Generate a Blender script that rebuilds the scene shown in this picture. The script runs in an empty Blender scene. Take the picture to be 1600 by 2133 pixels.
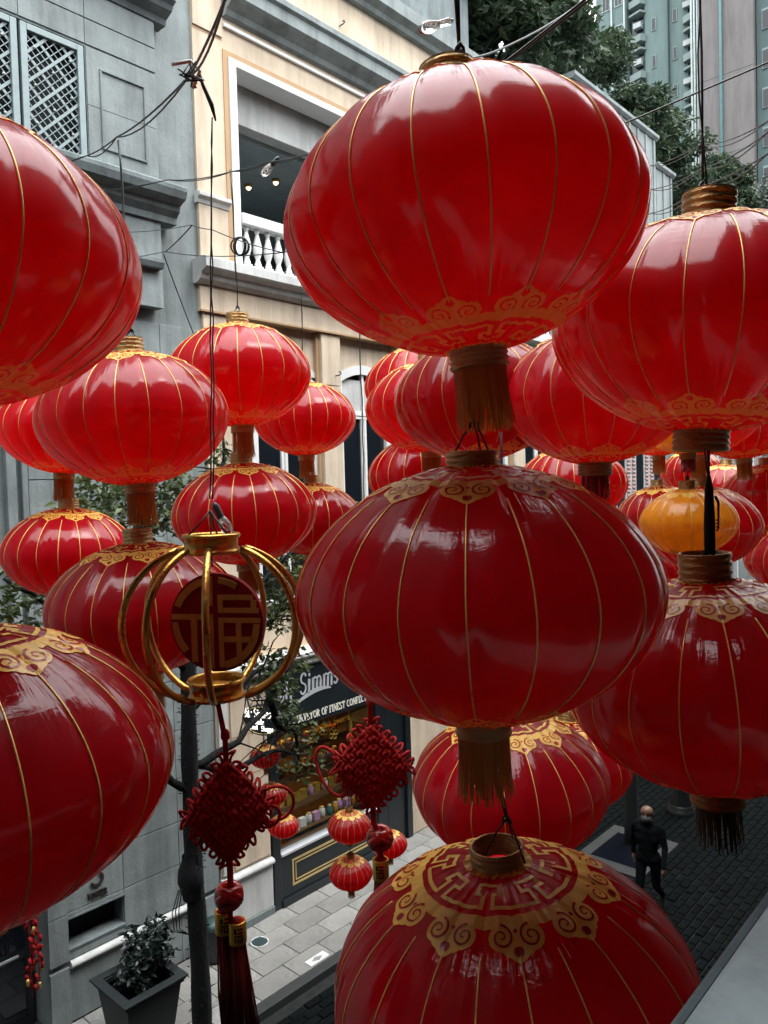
import bpy, math, random
import numpy as np
from mathutils import Vector, Matrix, Euler, Quaternion

random.seed(7)
rng = np.random.default_rng(11)
PI = math.pi
R_ = math.radians
scene = bpy.context.scene
col = scene.collection

# ------------------------------------------------------------------ camera
CAM = Vector((0.0, 0.0, 7.5))
YAW, PITCH, ROLL = R_(42.2), R_(2.0), R_(-1.6)
fwd = Vector((math.cos(YAW) * math.cos(PITCH), math.sin(YAW) * math.cos(PITCH), -math.sin(PITCH)))
rgt0 = Vector((math.sin(YAW), -math.cos(YAW), 0))
up0 = rgt0.cross(fwd)
rgt = rgt0 * math.cos(ROLL) + up0 * math.sin(ROLL)
upv = up0 * math.cos(ROLL) - rgt0 * math.sin(ROLL)
cam_d = bpy.data.cameras.new('camera')
cam_d.sensor_fit = 'VERTICAL'
cam_d.sensor_height = 36.0
cam_d.lens = 36.0 * 1602.0 / 2133.0
cam_d.clip_start = 0.05
cam_d.clip_end = 600
cam = bpy.data.objects.new('camera', cam_d)
col.objects.link(cam)
cam.matrix_world = Matrix(((rgt.x, upv.x, -fwd.x, CAM.x), (rgt.y, upv.y, -fwd.y, CAM.y), (rgt.z, upv.z, -fwd.z, CAM.z), (0, 0, 0, 1)))
scene.camera = cam

# ------------------------------------------------------------------ sky, sun, exposure (overcast day over a narrow street)
SUN_EL, SUN_AZ = R_(60), R_(-62)      # azimuth measured from +X towards +Y
world = bpy.data.worlds.new('World')
scene.world = world
world.use_nodes = True
wn, wl = world.node_tree.nodes, world.node_tree.links
bg = wn['Background']
sky = wn.new('ShaderNodeTexSky')
sky.sky_type = 'NISHITA'
sky.sun_disc = False
sky.sun_elevation = SUN_EL
sky.sun_rotation = PI / 2 - SUN_AZ
sky.air_density = 1.0
sky.dust_density = 5.0
hsv = wn.new('ShaderNodeHueSaturation')
hsv.inputs['Saturation'].default_value = 0.30
wl.new(sky.outputs[0], hsv.inputs['Color'])
# cloud deck: an even overcast, three times brighter overhead than at the horizon, laid over the clear sky
wtc = wn.new('ShaderNodeTexCoord')
wsep = wn.new('ShaderNodeSeparateXYZ')
wl.new(wtc.outputs['Generated'], wsep.inputs[0])
wmr = wn.new('ShaderNodeMapRange')
wmr.inputs['From Min'].default_value = 0.0
wmr.inputs['From Max'].default_value = 1.0
wmr.inputs['To Min'].default_value = 5.0
wmr.inputs['To Max'].default_value = 28.0
wl.new(wsep.outputs['Z'], wmr.inputs['Value'])
wcl = wn.new('ShaderNodeVectorMath')
wcl.operation = 'SCALE'
wcl.inputs[0].default_value = (0.97, 1.0, 1.02)
wl.new(wmr.outputs[0], wcl.inputs['Scale'])
wmx = wn.new('ShaderNodeMix')
wmx.data_type = 'RGBA'
wmx.inputs['Factor'].default_value = 0.85
wl.new(hsv.outputs[0], wmx.inputs['A'])
wl.new(wcl.outputs[0], wmx.inputs['B'])
wl.new(wmx.outputs['Result'], bg.inputs['Color'])
bg.inputs['Strength'].default_value = 0.15
sun_d = bpy.data.lights.new('sun', 'SUN')
sun_d.energy = 0.9
sun_d.angle = R_(25)
sun_d.color = (1.0, 0.95, 0.88)
sun = bpy.data.objects.new('sun', sun_d)
col.objects.link(sun)
sdir = Vector((math.cos(SUN_EL) * math.cos(SUN_AZ), math.cos(SUN_EL) * math.sin(SUN_AZ), math.sin(SUN_EL)))
sun.rotation_euler = sdir.to_track_quat('Z', 'Y').to_euler()
vs = scene.view_settings
vs.view_transform = 'Standard'
vs.look = 'None'
vs.exposure = 1.08
vs.gamma = 1.0
vs.use_curve_mapping = False
scene.render.engine = 'CYCLES'
scene.cycles.use_denoising = True
scene.cycles.max_bounces = 8
scene.cycles.diffuse_bounces = 5
scene.cycles.glossy_bounces = 3
scene.cycles.transmission_bounces = 6
scene.cycles.transparent_max_bounces = 8
scene.cycles.caustics_reflective = False
scene.cycles.caustics_refractive = False
scene.cycles.sample_clamp_indirect = 6

# ------------------------------------------------------------------ materials
def new_mat(name):
    m = bpy.data.materials.new(name)
    m.use_nodes = True
    nt = m.node_tree
    return m, nt, nt.nodes, nt.links, nt.nodes['Principled BSDF']

def mat(name, c, rough=0.7, metal=0.0, var=0.15, scale=3.0, bump=0.0, bscale=30.0, coat=0.0, coatr=0.1, trans=0.0, tcol=None,
        stain=0.0, stretch=(1, 1, 1), emit=0.0, spec=0.5, trmix=0.0, rvar=0.0, coord='Object', objvar=0.0):
    m, nt, N, L, p = new_mat(name)
    p.inputs['Roughness'].default_value = rough
    p.inputs['Metallic'].default_value = metal
    p.inputs['Specular IOR Level'].default_value = spec
    p.inputs['Coat Weight'].default_value = coat
    p.inputs['Coat Roughness'].default_value = coatr
    tc = N.new('ShaderNodeTexCoord')
    mp = N.new('ShaderNodeMapping')
    mp.inputs['Scale'].default_value = stretch
    L.new(tc.outputs[coord], mp.inputs[0])
    no = N.new('ShaderNodeTexNoise')
    no.inputs['Scale'].default_value = scale
    no.inputs['Detail'].default_value = 6
    no.inputs['Roughness'].default_value = 0.6
    L.new(mp.outputs[0], no.inputs['Vector'])
    rp = N.new('ShaderNodeMapRange')
    rp.inputs['From Min'].default_value = 0.25
    rp.inputs['From Max'].default_value = 0.75
    rp.inputs['To Min'].default_value = 1 - var
    rp.inputs['To Max'].default_value = 1 + var
    L.new(no.outputs['Fac'], rp.inputs['Value'])
    mx = N.new('ShaderNodeVectorMath')
    mx.operation = 'SCALE'
    mx.inputs[0].default_value = c[:3]
    L.new(rp.outputs[0], mx.inputs['Scale'])
    cout = mx.outputs[0]
    if objvar > 0:                       # each stone its own shade
        oi = N.new('ShaderNodeObjectInfo')
        ro = N.new('ShaderNodeMapRange')
        ro.inputs['To Min'].default_value = 1 - objvar
        ro.inputs['To Max'].default_value = 1 + objvar * .6
        L.new(oi.outputs['Random'], ro.inputs['Value'])
        mo = N.new('ShaderNodeVectorMath')
        mo.operation = 'SCALE'
        L.new(cout, mo.inputs[0])
        L.new(ro.outputs[0], mo.inputs['Scale'])
        cout = mo.outputs[0]
    if stain > 0:
        n2 = N.new('ShaderNodeTexNoise')
        n2.inputs['Scale'].default_value = 1.1
        n2.inputs['Detail'].default_value = 8
        n2.inputs['Roughness'].default_value = 0.7
        mp2 = N.new('ShaderNodeMapping')
        mp2.inputs['Scale'].default_value = (2.6, 2.6, 0.28)
        L.new(tc.outputs[coord], mp2.inputs[0])
        L.new(mp2.outputs[0], n2.inputs['Vector'])
        r2 = N.new('ShaderNodeMapRange')
        r2.inputs['From Min'].default_value = 0.44
        r2.inputs['From Max'].default_value = 0.72
        r2.inputs['To Min'].default_value = 1.0
        r2.inputs['To Max'].default_value = 1 - stain
        L.new(n2.outputs['Fac'], r2.inputs['Value'])
        m2 = N.new('ShaderNodeVectorMath')
        m2.operation = 'SCALE'
        L.new(cout, m2.inputs[0])
        L.new(r2.outputs[0], m2.inputs['Scale'])
        cout = m2.outputs[0]
    L.new(cout, p.inputs['Base Color'])
    if rvar > 0:
        rr = N.new('ShaderNodeMapRange')
        rr.inputs['From Min'].default_value = 0.3
        rr.inputs['From Max'].default_value = 0.7
        rr.inputs['To Min'].default_value = max(0.02, rough - rvar)
        rr.inputs['To Max'].default_value = min(1, rough + rvar)
        L.new(no.outputs['Fac'], rr.inputs['Value'])
        L.new(rr.outputs[0], p.inputs['Roughness'])
    if bump > 0:
        nb = N.new('ShaderNodeTexNoise')
        nb.inputs['Scale'].default_value = bscale
        nb.inputs['Detail'].default_value = 5
        L.new(mp.outputs[0], nb.inputs['Vector'])
        b = N.new('ShaderNodeBump')
        b.inputs['Strength'].default_value = bump
        b.inputs['Distance'].default_value = 0.02
        L.new(nb.outputs['Fac'], b.inputs['Height'])
        L.new(b.outputs[0], p.inputs['Normal'])
        if coat > 0:
            L.new(b.outputs[0], p.inputs['Coat Normal'])
    if trans > 0:
        p.inputs['Transmission Weight'].default_value = trans
    if emit > 0:
        p.inputs['Emission Strength'].default_value = emit
        L.new(cout, p.inputs['Emission Color'])
    if trmix > 0:
        t = N.new('ShaderNodeBsdfTranslucent')
        t.inputs['Color'].default_value = (*(tcol or c)[:3], 1)
        ms = N.new('ShaderNodeMixShader')
        ms.inputs['Fac'].default_value = trmix
        L.new(p.outputs[0], ms.inputs[1])
        L.new(t.outputs[0], ms.inputs[2])
        L.new(ms.outputs[0], N['Material Output'].inputs['Surface'])
    return m

def silk(name, c, tcol, trmix):
    """glossy lantern cloth: lets light through, fine crinkles gathered towards both collars (UV: u round the lantern, v top to bottom)"""
    m, nt, N, L, p = new_mat(name)
    p.inputs['Base Color'].default_value = (*c, 1)
    p.inputs['Roughness'].default_value = 0.55
    p.inputs['Specular IOR Level'].default_value = 0.12
    p.inputs['Coat Weight'].default_value = 1.0
    p.inputs['Coat Roughness'].default_value = 0.05
    p.inputs['Coat IOR'].default_value = 1.6
    uv = N.new('ShaderNodeUVMap')
    def noise(sc, detail=3):
        mp = N.new('ShaderNodeMapping')
        mp.inputs['Scale'].default_value = sc
        L.new(uv.outputs[0], mp.inputs[0])
        n = N.new('ShaderNodeTexNoise')
        n.inputs['Scale'].default_value = 1.0
        n.inputs['Detail'].default_value = detail
        n.inputs['Distortion'].default_value = 0.6
        L.new(mp.outputs[0], n.inputs['Vector'])
        return n.outputs['Fac']
    oi = N.new('ShaderNodeObjectInfo')
    pleat, cross, blot = noise((130, 5, 1)), noise((34, 46, 1)), noise((14, 5, 1), 2)
    sx = N.new('ShaderNodeSeparateXYZ')
    L.new(uv.outputs[0], sx.inputs[0])
    ends = N.new('ShaderNodeMapRange')          # 1 at either collar, 0 round the belly
    ab = N.new('ShaderNodeMath'); ab.operation = 'SUBTRACT'; ab.inputs[1].default_value = 0.5
    L.new(sx.outputs['Y'], ab.inputs[0])
    a2 = N.new('ShaderNodeMath'); a2.operation = 'ABSOLUTE'
    L.new(ab.outputs[0], a2.inputs[0])
    L.new(a2.outputs[0], ends.inputs['Value'])
    ends.inputs['From Min'].default_value = 0.12
    ends.inputs['From Max'].default_value = 0.42
    def mul(a, b):
        q = N.new('ShaderNodeMath'); q.operation = 'MULTIPLY'
        for i, v in enumerate((a, b)):
            if isinstance(v, (int, float)): q.inputs[i].default_value = v
            else: L.new(v, q.inputs[i])
        return q.outputs[0]
    def add(a, b):
        q = N.new('ShaderNodeMath'); q.operation = 'ADD'
        L.new(a, q.inputs[0]); L.new(b, q.inputs[1])
        return q.outputs[0]
    h = add(mul(mul(pleat, ends.outputs[0]), 1.0), mul(mul(cross, ends.outputs[0]), 0.55))
    fine = noise((420, 260, 1), 2)
    h = add(add(h, mul(blot, 0.16)), mul(fine, 0.035))
    b = N.new('ShaderNodeBump')
    b.inputs['Strength'].default_value = 0.5
    b.inputs['Distance'].default_value = 0.013
    L.new(h, b.inputs['Height'])
    L.new(b.outputs[0], p.inputs['Normal'])
    L.new(b.outputs[0], p.inputs['Coat Normal'])
    # cloth a little unevenly dyed
    rp = N.new('ShaderNodeMapRange')
    rp.inputs['To Min'].default_value = 0.72
    rp.inputs['To Max'].default_value = 1.2
    L.new(blot, rp.inputs['Value'])
    ro = N.new('ShaderNodeMapRange')             # some lanterns more faded than others
    ro.inputs['To Min'].default_value = 0.78
    ro.inputs['To Max'].default_value = 1.08
    L.new(oi.outputs['Random'], ro.inputs['Value'])
    shade_ = mul(rp.outputs[0], ro.outputs[0])
    sc = N.new('ShaderNodeVectorMath'); sc.operation = 'SCALE'
    sc.inputs[0].default_value = c
    L.new(shade_, sc.inputs['Scale'])
    L.new(sc.outputs[0], p.inputs['Base Color'])
    t = N.new('ShaderNodeBsdfTranslucent')
    st = N.new('ShaderNodeVectorMath'); st.operation = 'SCALE'
    st.inputs[0].default_value = tcol
    L.new(shade_, st.inputs['Scale'])
    L.new(st.outputs[0], t.inputs['Color'])
    ms = N.new('ShaderNodeMixShader')
    ms.inputs['Fac'].default_value = trmix
    L.new(p.outputs[0], ms.inputs[1])
    L.new(t.outputs[0], ms.inputs[2])
    L.new(ms.outputs[0], N['Material Output'].inputs['Surface'])
    return m

def glass_mat(name, tint=(0.75, 0.85, 0.85), clear=0.7, rough=0.02):
    m, nt, N, L, p = new_mat(name)
    t = N.new('ShaderNodeBsdfTransparent')
    t.inputs['Color'].default_value = (*tint, 1)
    g = N.new('ShaderNodeBsdfGlossy')
    g.inputs['Roughness'].default_value = rough
    lw = N.new('ShaderNodeLayerWeight')
    lw.inputs['Blend'].default_value = 0.5
    f = N.new('ShaderNodeMath')
    f.operation = 'POWER'
    f.inputs[1].default_value = 4.0
    L.new(lw.outputs['Facing'], f.inputs[0])
    mr = N.new('ShaderNodeMapRange')
    mr.inputs['To Min'].default_value = 1 - clear
    L.new(f.outputs[0], mr.inputs['Value'])
    ms = N.new('ShaderNodeMixShader')
    L.new(mr.outputs[0], ms.inputs['Fac'])
    L.new(t.outputs[0], ms.inputs[1])
    L.new(g.outputs[0], ms.inputs[2])
    L.new(ms.outputs[0], N['Material Output'].inputs['Surface'])
    return m

def leaf_mat(name, dark, light, tr=0.25, rough=0.45, warm=None):
    m, nt, N, L, p = new_mat(name)
    tc = N.new('ShaderNodeTexCoord')
    n = N.new('ShaderNodeTexNoise')
    n.inputs['Scale'].default_value = 1.3
    n.inputs['Detail'].default_value = 6
    n.inputs['Roughness'].default_value = 0.75
    L.new(tc.outputs['Object'], n.inputs['Vector'])
    r = N.new('ShaderNodeValToRGB')
    r.color_ramp.elements[0].position = 0.36
    r.color_ramp.elements[0].color = (*dark, 1)
    r.color_ramp.elements[1].position = 0.64
    r.color_ramp.elements[1].color = (*light, 1)
    if warm:
        e = r.color_ramp.elements.new(0.72)
        e.color = (*warm, 1)
    L.new(n.outputs['Fac'], r.inputs['Fac'])
    L.new(r.outputs[0], p.inputs['Base Color'])
    p.inputs['Roughness'].default_value = rough
    t = N.new('ShaderNodeBsdfTranslucent')
    L.new(r.outputs[0], t.inputs['Color'])
    ms = N.new('ShaderNodeMixShader')
    ms.inputs['Fac'].default_value = tr
    L.new(p.outputs[0], ms.inputs[1])
    L.new(t.outputs[0], ms.inputs[2])
    L.new(ms.outputs[0], N['Material Output'].inputs['Surface'])
    return m

M = {}
M['red'] = silk('red_silk', (0.50, 0.0018, 0.014), (0.95, 0.010, 0.022), 0.55)
M['yellow'] = silk('yellow_silk', (0.92, 0.40, 0.02), (1.0, 0.50, 0.03), 0.55)
M['print'] = mat('gold_print', (0.92, 0.56, 0.10), 0.45, 0.0, 0.10, 25, 0.15, 60, coat=0.2, trmix=0.12, tcol=(1.0, 0.5, 0.06))
M['print_low'] = mat('gold_print_lower', (0.92, 0.50, 0.08), 0.45, 0.0, 0.10, 25, 0.15, 60, coat=0.2, trmix=0.36, tcol=(1.0, 0.55, 0.07))
M['fringe_dark'] = mat('darkened_brown_fringe', (0.07, 0.035, 0.012), 0.6, 0.0, 0.35, 60, trmix=0.2, stretch=(1, 1, 0.05))  # fringe darkened in colour in place of the reflection that veils it
M['rib'] = mat('gold_rib', (0.92, 0.60, 0.18), 0.35, 0.35, 0.15, 30)
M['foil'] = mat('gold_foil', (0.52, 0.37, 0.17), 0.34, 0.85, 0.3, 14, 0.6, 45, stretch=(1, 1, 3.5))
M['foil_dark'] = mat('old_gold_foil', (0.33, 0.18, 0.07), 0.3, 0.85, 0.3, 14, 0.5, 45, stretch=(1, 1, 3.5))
M['fringe'] = mat('gold_fringe', (0.56, 0.28, 0.055), 0.5, 0.0, 0.35, 60, trmix=0.4, tcol=(0.75, 0.34, 0.06), stretch=(1, 1, 0.05))
M['fringe_red'] = mat('red_fringe', (0.20, 0.012, 0.010), 0.5, 0.0, 0.35, 60, trmix=0.3, stretch=(1, 1, 0.05))
M['brass'] = mat('brass', (0.50, 0.29, 0.07), 0.30, 1.0, 0.3, 9, 0.12, 70, rvar=0.1)
M['brass_dull'] = mat('dull_brass', (0.46, 0.29, 0.09), 0.42, 0.8, 0.3, 18, 0.2, 50)
M['disc'] = mat('red_disc', (0.22, 0.007, 0.008), 0.6, 0, 0.2, 20, 0.1, 80, spec=0.15)
M['glyph'] = mat('bronze_glyph', (0.42, 0.20, 0.035), 0.5, 0.2, 0.15, 30)
M['cord'] = mat('red_cord', (0.48, 0.010, 0.008), 0.85, 0, 0.25, 90, 0.5, 300)
M['bead'] = mat('red_bead', (0.40, 0.012, 0.008), 0.2, 0, 0.15, 30, coat=0.6)
M['sleeve'] = mat('gold_sleeve', (0.72, 0.42, 0.07), 0.3, 0.8, 0.2, 20, 0.1, 60)
M['tassel'] = mat('tassel_red', (0.20, 0.020, 0.012), 0.4, 0, 0.5, 40, trmix=0.15, stretch=(1, 1, 0.03))
M['wire'] = mat('black_wire', (0.012, 0.014, 0.016), 0.45)
M['wire_grey'] = mat('grey_wire', (0.05, 0.06, 0.065), 0.45)
M['plastic'] = mat('clear_plastic', (0.85, 0.85, 0.85), 0.08, trans=0.75, var=0.1)
M['tie'] = mat('white_tie', (0.6, 0.62, 0.62), 0.4)
M['stone'] = mat('grey_stone', (0.205, 0.236, 0.238), 0.85, 0, 0.22, 2.2, 0.3, 22, stain=0.45, objvar=.12)
M['stone_dark'] = mat('grey_stone_trim', (0.15, 0.18, 0.185), 0.85, 0, 0.25, 3, 0.3, 26, stain=0.5)
M['metal_grey'] = mat('grey_painted_metal', (0.20, 0.25, 0.26), 0.5, 0.2, 0.15, 5)
M['rosette'] = mat('pale_rosette', (0.42, 0.45, 0.42), 0.5)
M['black'] = mat('dark_interior', (0.008, 0.011, 0.013), 0.6, spec=0.2)
M['cream'] = mat('cream_stucco', (0.58, 0.475, 0.36), 0.85, 0, 0.15, 1.4, 0.18, 40, stain=0.38)
M['tan'] = mat('tan_reveal', (0.40, 0.26, 0.145), 0.85, 0, 0.1, 3, 0.1, 40)
M['trim'] = mat('pale_stone_trim', (0.50, 0.51, 0.50), 0.75, 0, 0.14, 2.5, 0.15, 40, stain=0.35)
M['trim_white'] = mat('white_painted_frame', (0.66, 0.67, 0.66), 0.5, 0, 0.05, 4)
M['soffit'] = mat('balcony_grey', (0.24, 0.28, 0.29), 0.7, 0, 0.15, 2)
M['tile_dark'] = mat('dark_glazed_tile', (0.02, 0.03, 0.034), 0.15, 0, 0.3, 9, coat=0.4)
M['pane'] = glass_mat('window_glass', (0.55, 0.62, 0.65), 0.86)
M['pane_dark'] = mat('dark_window_glass', (0.008, 0.011, 0.015), 0.06, 0, 0.2, 2, spec=0.45)
M['shop_pane'] = glass_mat('shop_glass', (0.92, 0.95, 0.95), 0.97)
M['navy'] = mat('shop_black_paint', (0.010, 0.014, 0.017), 0.32, 0, 0.2, 5)
M['gilt'] = mat('gilt_line', (0.62, 0.46, 0.20), 0.4, 0.5, 0.1, 12)
M['silver'] = mat('silver_letter', (0.55, 0.57, 0.60), 0.35, 0.3, 0.1, 12)
M['lettering'] = mat('ivory_letter', (0.80, 0.78, 0.70), 0.5)
M['bronze_letter'] = mat('bronze_letter', (0.05, 0.04, 0.035), 0.4, 0.4)
M['lit_letter'] = mat('lit_letter', (1.0, 0.97, 0.88), 0.5, emit=0.9, var=0.02)
M['warm_lamp'] = mat('warm_lamp', (1.0, 0.62, 0.22), 0.5, emit=10.0, var=0.02)
M['lamp_dim'] = mat('balcony_lamp', (1.0, 0.74, 0.45), 0.5, emit=2.0, var=0.02)
M['wood'] = mat('dark_shelf_wood', (0.11, 0.055, 0.022), 0.5, 0, 0.3, 8, stretch=(0.2, 1, 1))
M['amber'] = mat('amber_sweets', (0.55, 0.26, 0.03), 0.25, 0, 0.6, 40)
M['gold_box'] = mat('gold_wrapper', (0.75, 0.46, 0.08), 0.25, 0.7, 0.4, 30)
M['red_box'] = mat('red_wrapper', (0.45, 0.03, 0.02), 0.3, 0, 0.3, 20)
M['white_box'] = mat('white_wrapper', (0.70, 0.70, 0.68), 0.4, 0, 0.2, 20)
M['pink_box'] = mat('pink_wrapper', (0.50, 0.28, 0.45), 0.4, 0, 0.3, 20)
M['green_box'] = mat('teal_wrapper', (0.05, 0.16, 0.17), 0.4, 0, 0.3, 20)
M['pave'] = mat('pale_paving', (0.25, 0.245, 0.23), 0.7, 0, 0.28, 5, 0.3, 40, stain=0.45, rvar=0.2, objvar=.22)
M['joint'] = mat('dark_joint', (0.05, 0.05, 0.05), 0.9)
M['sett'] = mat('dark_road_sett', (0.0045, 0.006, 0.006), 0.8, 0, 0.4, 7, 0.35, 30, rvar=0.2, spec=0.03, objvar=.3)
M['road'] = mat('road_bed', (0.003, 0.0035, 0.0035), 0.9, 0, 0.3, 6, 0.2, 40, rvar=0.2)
M['kerb'] = mat('kerb_stone', (0.020, 0.023, 0.023), 0.7, 0, 0.2, 6, 0.2, 40)
M['soil'] = mat('tree_pit_soil', (0.004, 0.005, 0.009), 0.95, 0, 0.4, 20, 0.5, 40, spec=0.03)
M['bark'] = mat('dark_bark', (0.005, 0.006, 0.006), 0.95, 0, 0.4, 12, 0.9, 30, stretch=(1, 1, 0.3))
M['leaf'] = leaf_mat('street_tree_leaf', (0.030, 0.055, 0.020), (0.12, 0.160, 0.055), warm=(0.28, 0.23, 0.06))
M['leaf_far'] = leaf_mat('hill_tree_leaf', (0.010, 0.026, 0.016), (0.050, 0.080, 0.036), warm=(0.17, 0.11, 0.03), rough=0.7)
M['leaf_bush'] = leaf_mat('grey_bush_leaf', (0.030, 0.042, 0.038), (0.085, 0.105, 0.085))
M['leaf_pot'] = leaf_mat('potted_shrub_leaf', (0.006, 0.014, 0.012), (0.026, 0.042, 0.034), tr=0.1, rough=0.3)
M['planter'] = mat('planter_grey', (0.014, 0.019, 0.020), 0.55, 0, 0.15, 6, 0.1, 40)
M['iron'] = mat('black_cast_iron', (0.012, 0.014, 0.015), 0.4, 0.3, 0.2, 10)
M['drain'] = mat('drain_cover', (0.05, 0.085, 0.085), 0.45, 0.5, 0.2, 12)
M['teal_wall'] = mat('teal_painted_concrete', (0.110, 0.160, 0.158), 0.85, 0, 0.12, 0.25, 0.0, 10, stain=0.25)
M['teal_trim'] = mat('pale_teal_concrete', (0.15, 0.195, 0.19), 0.8, 0, 0.12, 0.4)
M['teal_dark'] = mat('deep_teal_concrete', (0.055, 0.088, 0.09), 0.8, 0, 0.15, 0.4, stain=0.2)
M['pink_wall'] = mat('mauve_concrete', (0.135, 0.125, 0.125), 0.85, 0, 0.14, 0.2, stain=0.3)
M['pipe'] = mat('downpipe_grey', (0.32, 0.38, 0.37), 0.6)
M['pipe_teal'] = mat('downpipe_teal', (0.06, 0.14, 0.145), 0.5)
M['ac'] = mat('air_conditioner_shell', (0.28, 0.31, 0.31), 0.6)
M['roof_tile'] = mat('red_roof_tile', (0.26, 0.10, 0.07), 0.7, 0, 0.2, 6)
M['shutter'] = mat('pink_shutter', (0.26, 0.15, 0.14), 0.6)
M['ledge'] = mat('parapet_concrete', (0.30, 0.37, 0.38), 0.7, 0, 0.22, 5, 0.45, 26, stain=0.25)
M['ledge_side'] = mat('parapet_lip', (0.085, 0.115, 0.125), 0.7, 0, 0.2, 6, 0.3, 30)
M['own_wall'] = mat('arcade_wall', (0.045, 0.048, 0.05), 0.85, 0, 0.1, 1)  # very dark so the unseen walls bounce little light
M['earth'] = mat('hillside_earth', (0.05, 0.055, 0.04), 0.95, 0, 0.3, 1)
M['skin'] = mat('skin', (0.17, 0.085, 0.055), 0.5, 0, 0.1, 20)
M['cloth'] = mat('black_cloth', (0.005, 0.006, 0.007), 0.9, 0, 0.3, 12, 1.0, 14, spec=0.05)
M['cloth_blue'] = mat('navy_cloth', (0.012, 0.016, 0.028), 0.8, 0, 0.2, 30)
M['jeans'] = mat('dark_jeans', (0.018, 0.022, 0.032), 0.8, 0, 0.2, 30)
M['shoe'] = mat('black_shoe', (0.010, 0.010, 0.010), 0.4)
M['sneaker'] = mat('white_teal_sneaker', (0.40, 0.55, 0.58), 0.5)
M['mask'] = mat('grey_face_mask', (0.07, 0.085, 0.09), 0.7)
M['pink_flower'] = mat('pink_blossom', (0.62, 0.42, 0.52), 0.6)
M['bin'] = mat('black_bin', (0.010, 0.012, 0.014), 0.35)

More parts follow.
